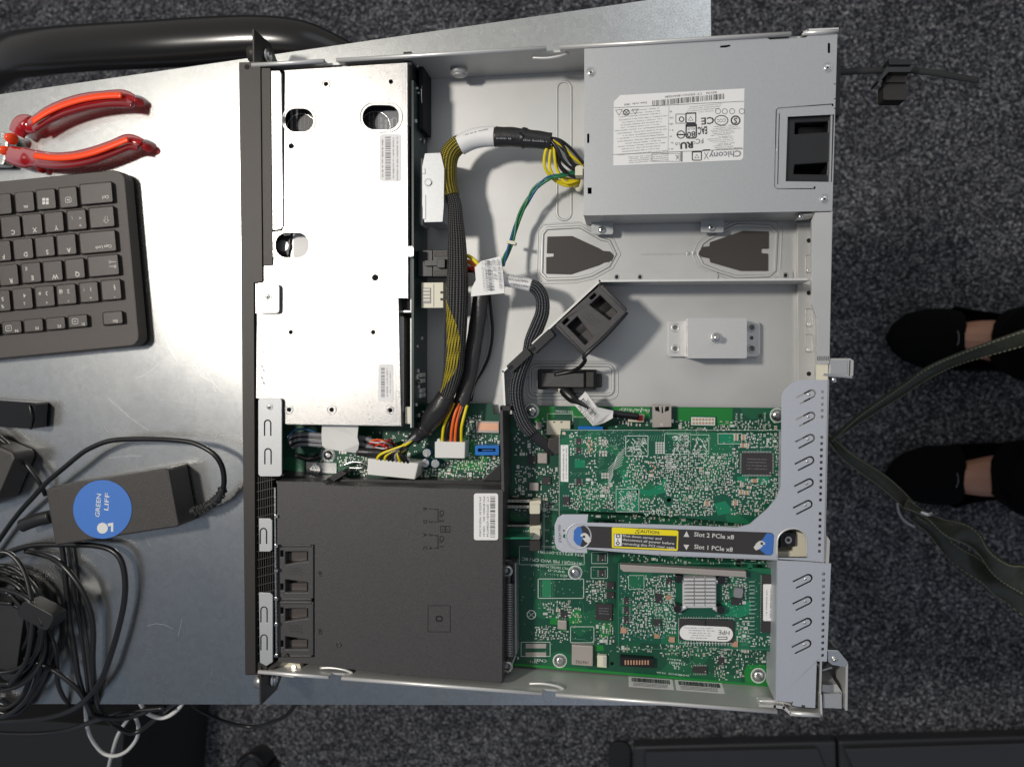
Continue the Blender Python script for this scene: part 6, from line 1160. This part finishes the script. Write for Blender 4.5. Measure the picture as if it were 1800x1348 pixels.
# ---------------------------------------------------------------- leather bag strap
def ribbon(mb, pts, m_, th=.0022, sub=8, edge=None):
    q = smooth_path([Vector(P(p[0], p[1], p[2])) for p in pts], sub); wd = smooth_path([Vector((p[3] * SC(p[2]), p[4], 0)) for p in pts], sub); vs = []; fs = []; ed = ([], [])
    for i, p in enumerate(q):
        t = (q[min(i + 1, len(q) - 1)] - q[max(i - 1, 0)]).normalized(); s_ = t.cross(Vector((0, 0, 1))).normalized(); u = s_.cross(t).normalized(); a = math.radians(wd[i].y); w2 = wd[i].x / 2
        s2 = s_ * math.cos(a) + u * math.sin(a); u2 = u * math.cos(a) - s_ * math.sin(a)
        for k, (c1, c2) in enumerate(((-1, 0), (-.8, 1), (0, .8), (.8, 1), (1, 0), (.8, -1), (-.8, -1))): vs.append(p + s2 * (w2 * c1) + u2 * (th * c2))
        ed[0].append(p + s2 * w2 * .84 + u2 * th); ed[1].append(p - s2 * w2 * .84 + u2 * th)
    n = 7
    for i in range(len(q) - 1):
        for k in range(n): k2 = (k + 1) % n; fs.append((i * n + k, i * n + k2, (i + 1) * n + k2, (i + 1) * n + k))
    fs += [tuple(range(n))[::-1], tuple((len(q) - 1) * n + k for k in range(n))]; mb.add(vs, fs, m_, True)
    if edge:
        for e in ed:
            for j in range(0, len(e) - 1): 
                if True: wtube(mb, [e[j], e[j].lerp(e[j + 1], .6)], .0006, edge, 4)
bs = thing('bag_strap', 'worn olive leather bag strap with ring crossing the carpet behind the server', 'bag strap', P(1600, 800, -.35))
mb = MB(); ribbon(mb, [(1880, 562, -.30, 31, 15), (1810, 590, -.30, 30, 20), (1740, 612, -.30, 26, 25), (1680, 632, -.30, 22, 30), (1630, 655, -.30, 23, 30), (1590, 682, -.31, 23, 35), (1550, 708, -.32, 22, 40), (1510, 735, -.33, 20, 45), (1480, 758, -.34, 17, 60), (1462, 772, -.35, 12, 70)], 'olive', edge='stitch'); mb.build('strap_band', bs)
mb = MB(); ribbon(mb, [(1440, 752, -.36, 12, -70), (1462, 772, -.35, 14, -50), (1485, 797, -.34, 19, -30), (1515, 820, -.34, 21, -15), (1550, 845, -.34, 23, 0), (1580, 872, -.34, 23, 10), (1600, 893, -.34, 22, 20)], 'olive', edge='stitch'); mb.build('strap_band', bs)
mb = MB(); ribbon(mb, [(1590, 885, -.33, 17, 10), (1622, 904, -.33, 15, 50), (1660, 928, -.33, 32, 35), (1700, 940, -.335, 34, -20), (1730, 968, -.34, 26, -60), (1762, 1000, -.345, 37, -30), (1800, 1020, -.35, 48, 10), (1870, 1060, -.36, 51, 0)], 'olive', edge='stitch'); mb.build('strap_band', bs)
mb = MB(); ribbon(mb, [(1606, 908, -.36, 14, -40), (1640, 932, -.365, 22, -50), (1680, 972, -.37, 34, -30), (1730, 1010, -.38, 37, 25), (1780, 1045, -.385, 42, -35), (1850, 1090, -.39, 51, 0)], 'olive', edge='stitch'); mb.build('strap_band', bs)
mb = MB(); tube(mb, [(1577, 884, -.325), (1580, 900, -.325), (1590, 915, -.325), (1608, 926, -.325)], 2.6, 'steel_dull', 8); tube(mb, [(1618, 900, -.32), (1630, 904, -.318), (1638, 902, -.32)], 3, 'steel', 8); mb.build('buckle_ring', bs)
# ---------------------------------------------------------------- low dark drawer unit, caster, dark block
du = thing('drawer_unit', 'low dark grey laminate drawer unit on the carpet beyond the server', 'drawer unit', P(1450, 1400, FZ))
mb = MB(); z = -.75; prism(mb, [(1113, 1312), (1470, 1303), (1474, 1560), (1118, 1560)], FZ + .002, z, 'drawer'); prism(mb, [(1474, 1303), (1900, 1291), (1900, 1560), (1480, 1560)], FZ + .002, z - .002, 'drawer'); mb.build('cabinet_body', du, .004)
mb = MB(); prism(mb, [(1134, 1321), (1438, 1316), (1452, 1352), (1456, 1540), (1134, 1540)], z + .0005, z + .008, 'drawer'); mb.build('inset_panel', du, .003)
mb = MB(); prism(mb, [(1484, 1316), (1900, 1303), (1900, 1540), (1502, 1540), (1500, 1352)], z + .0005, z + .008, 'drawer'); mb.build('inset_panel', du, .003)
mb = MB(); prism(mb, rr(1070, 1304, 1108, 1420, 16, 6), FZ + .002, z - .02, 'black'); mb.build('corner_post', du, .006)
cs = thing('swivel_caster', 'dark rounded wheel caster on the carpet near the lower mounting ear', 'caster', P(440, 1345, FZ))
mb = MB(); tube(mb, [(418, 1352, -.74), (424, 1336, -.73), (440, 1327, -.725), (456, 1336, -.73), (462, 1352, -.74)], 6, 'black', 12); cyl(mb, 440, 1352, 23, FZ + .001, -.735, 'drawer', 28); mb.build('wheel_cover', cs, .003)
mb = MB(); box(mb, 425, 1370, 455, 1400, FZ + .001, -.70, 'black'); mb.build('caster_stem', cs, .002)
mb = MB(); prism(mb, rotp(rr(-200, 1262, 216, 1500, 14, 5), 0, 1300, 4), FZ + .002, FZ + .26, 'rubber'); tag(mb.build('dark_block', None, .008), 'dark block standing in for the black mass below the tangled cables', 'case')  # plain block added to fill the black area below the cables
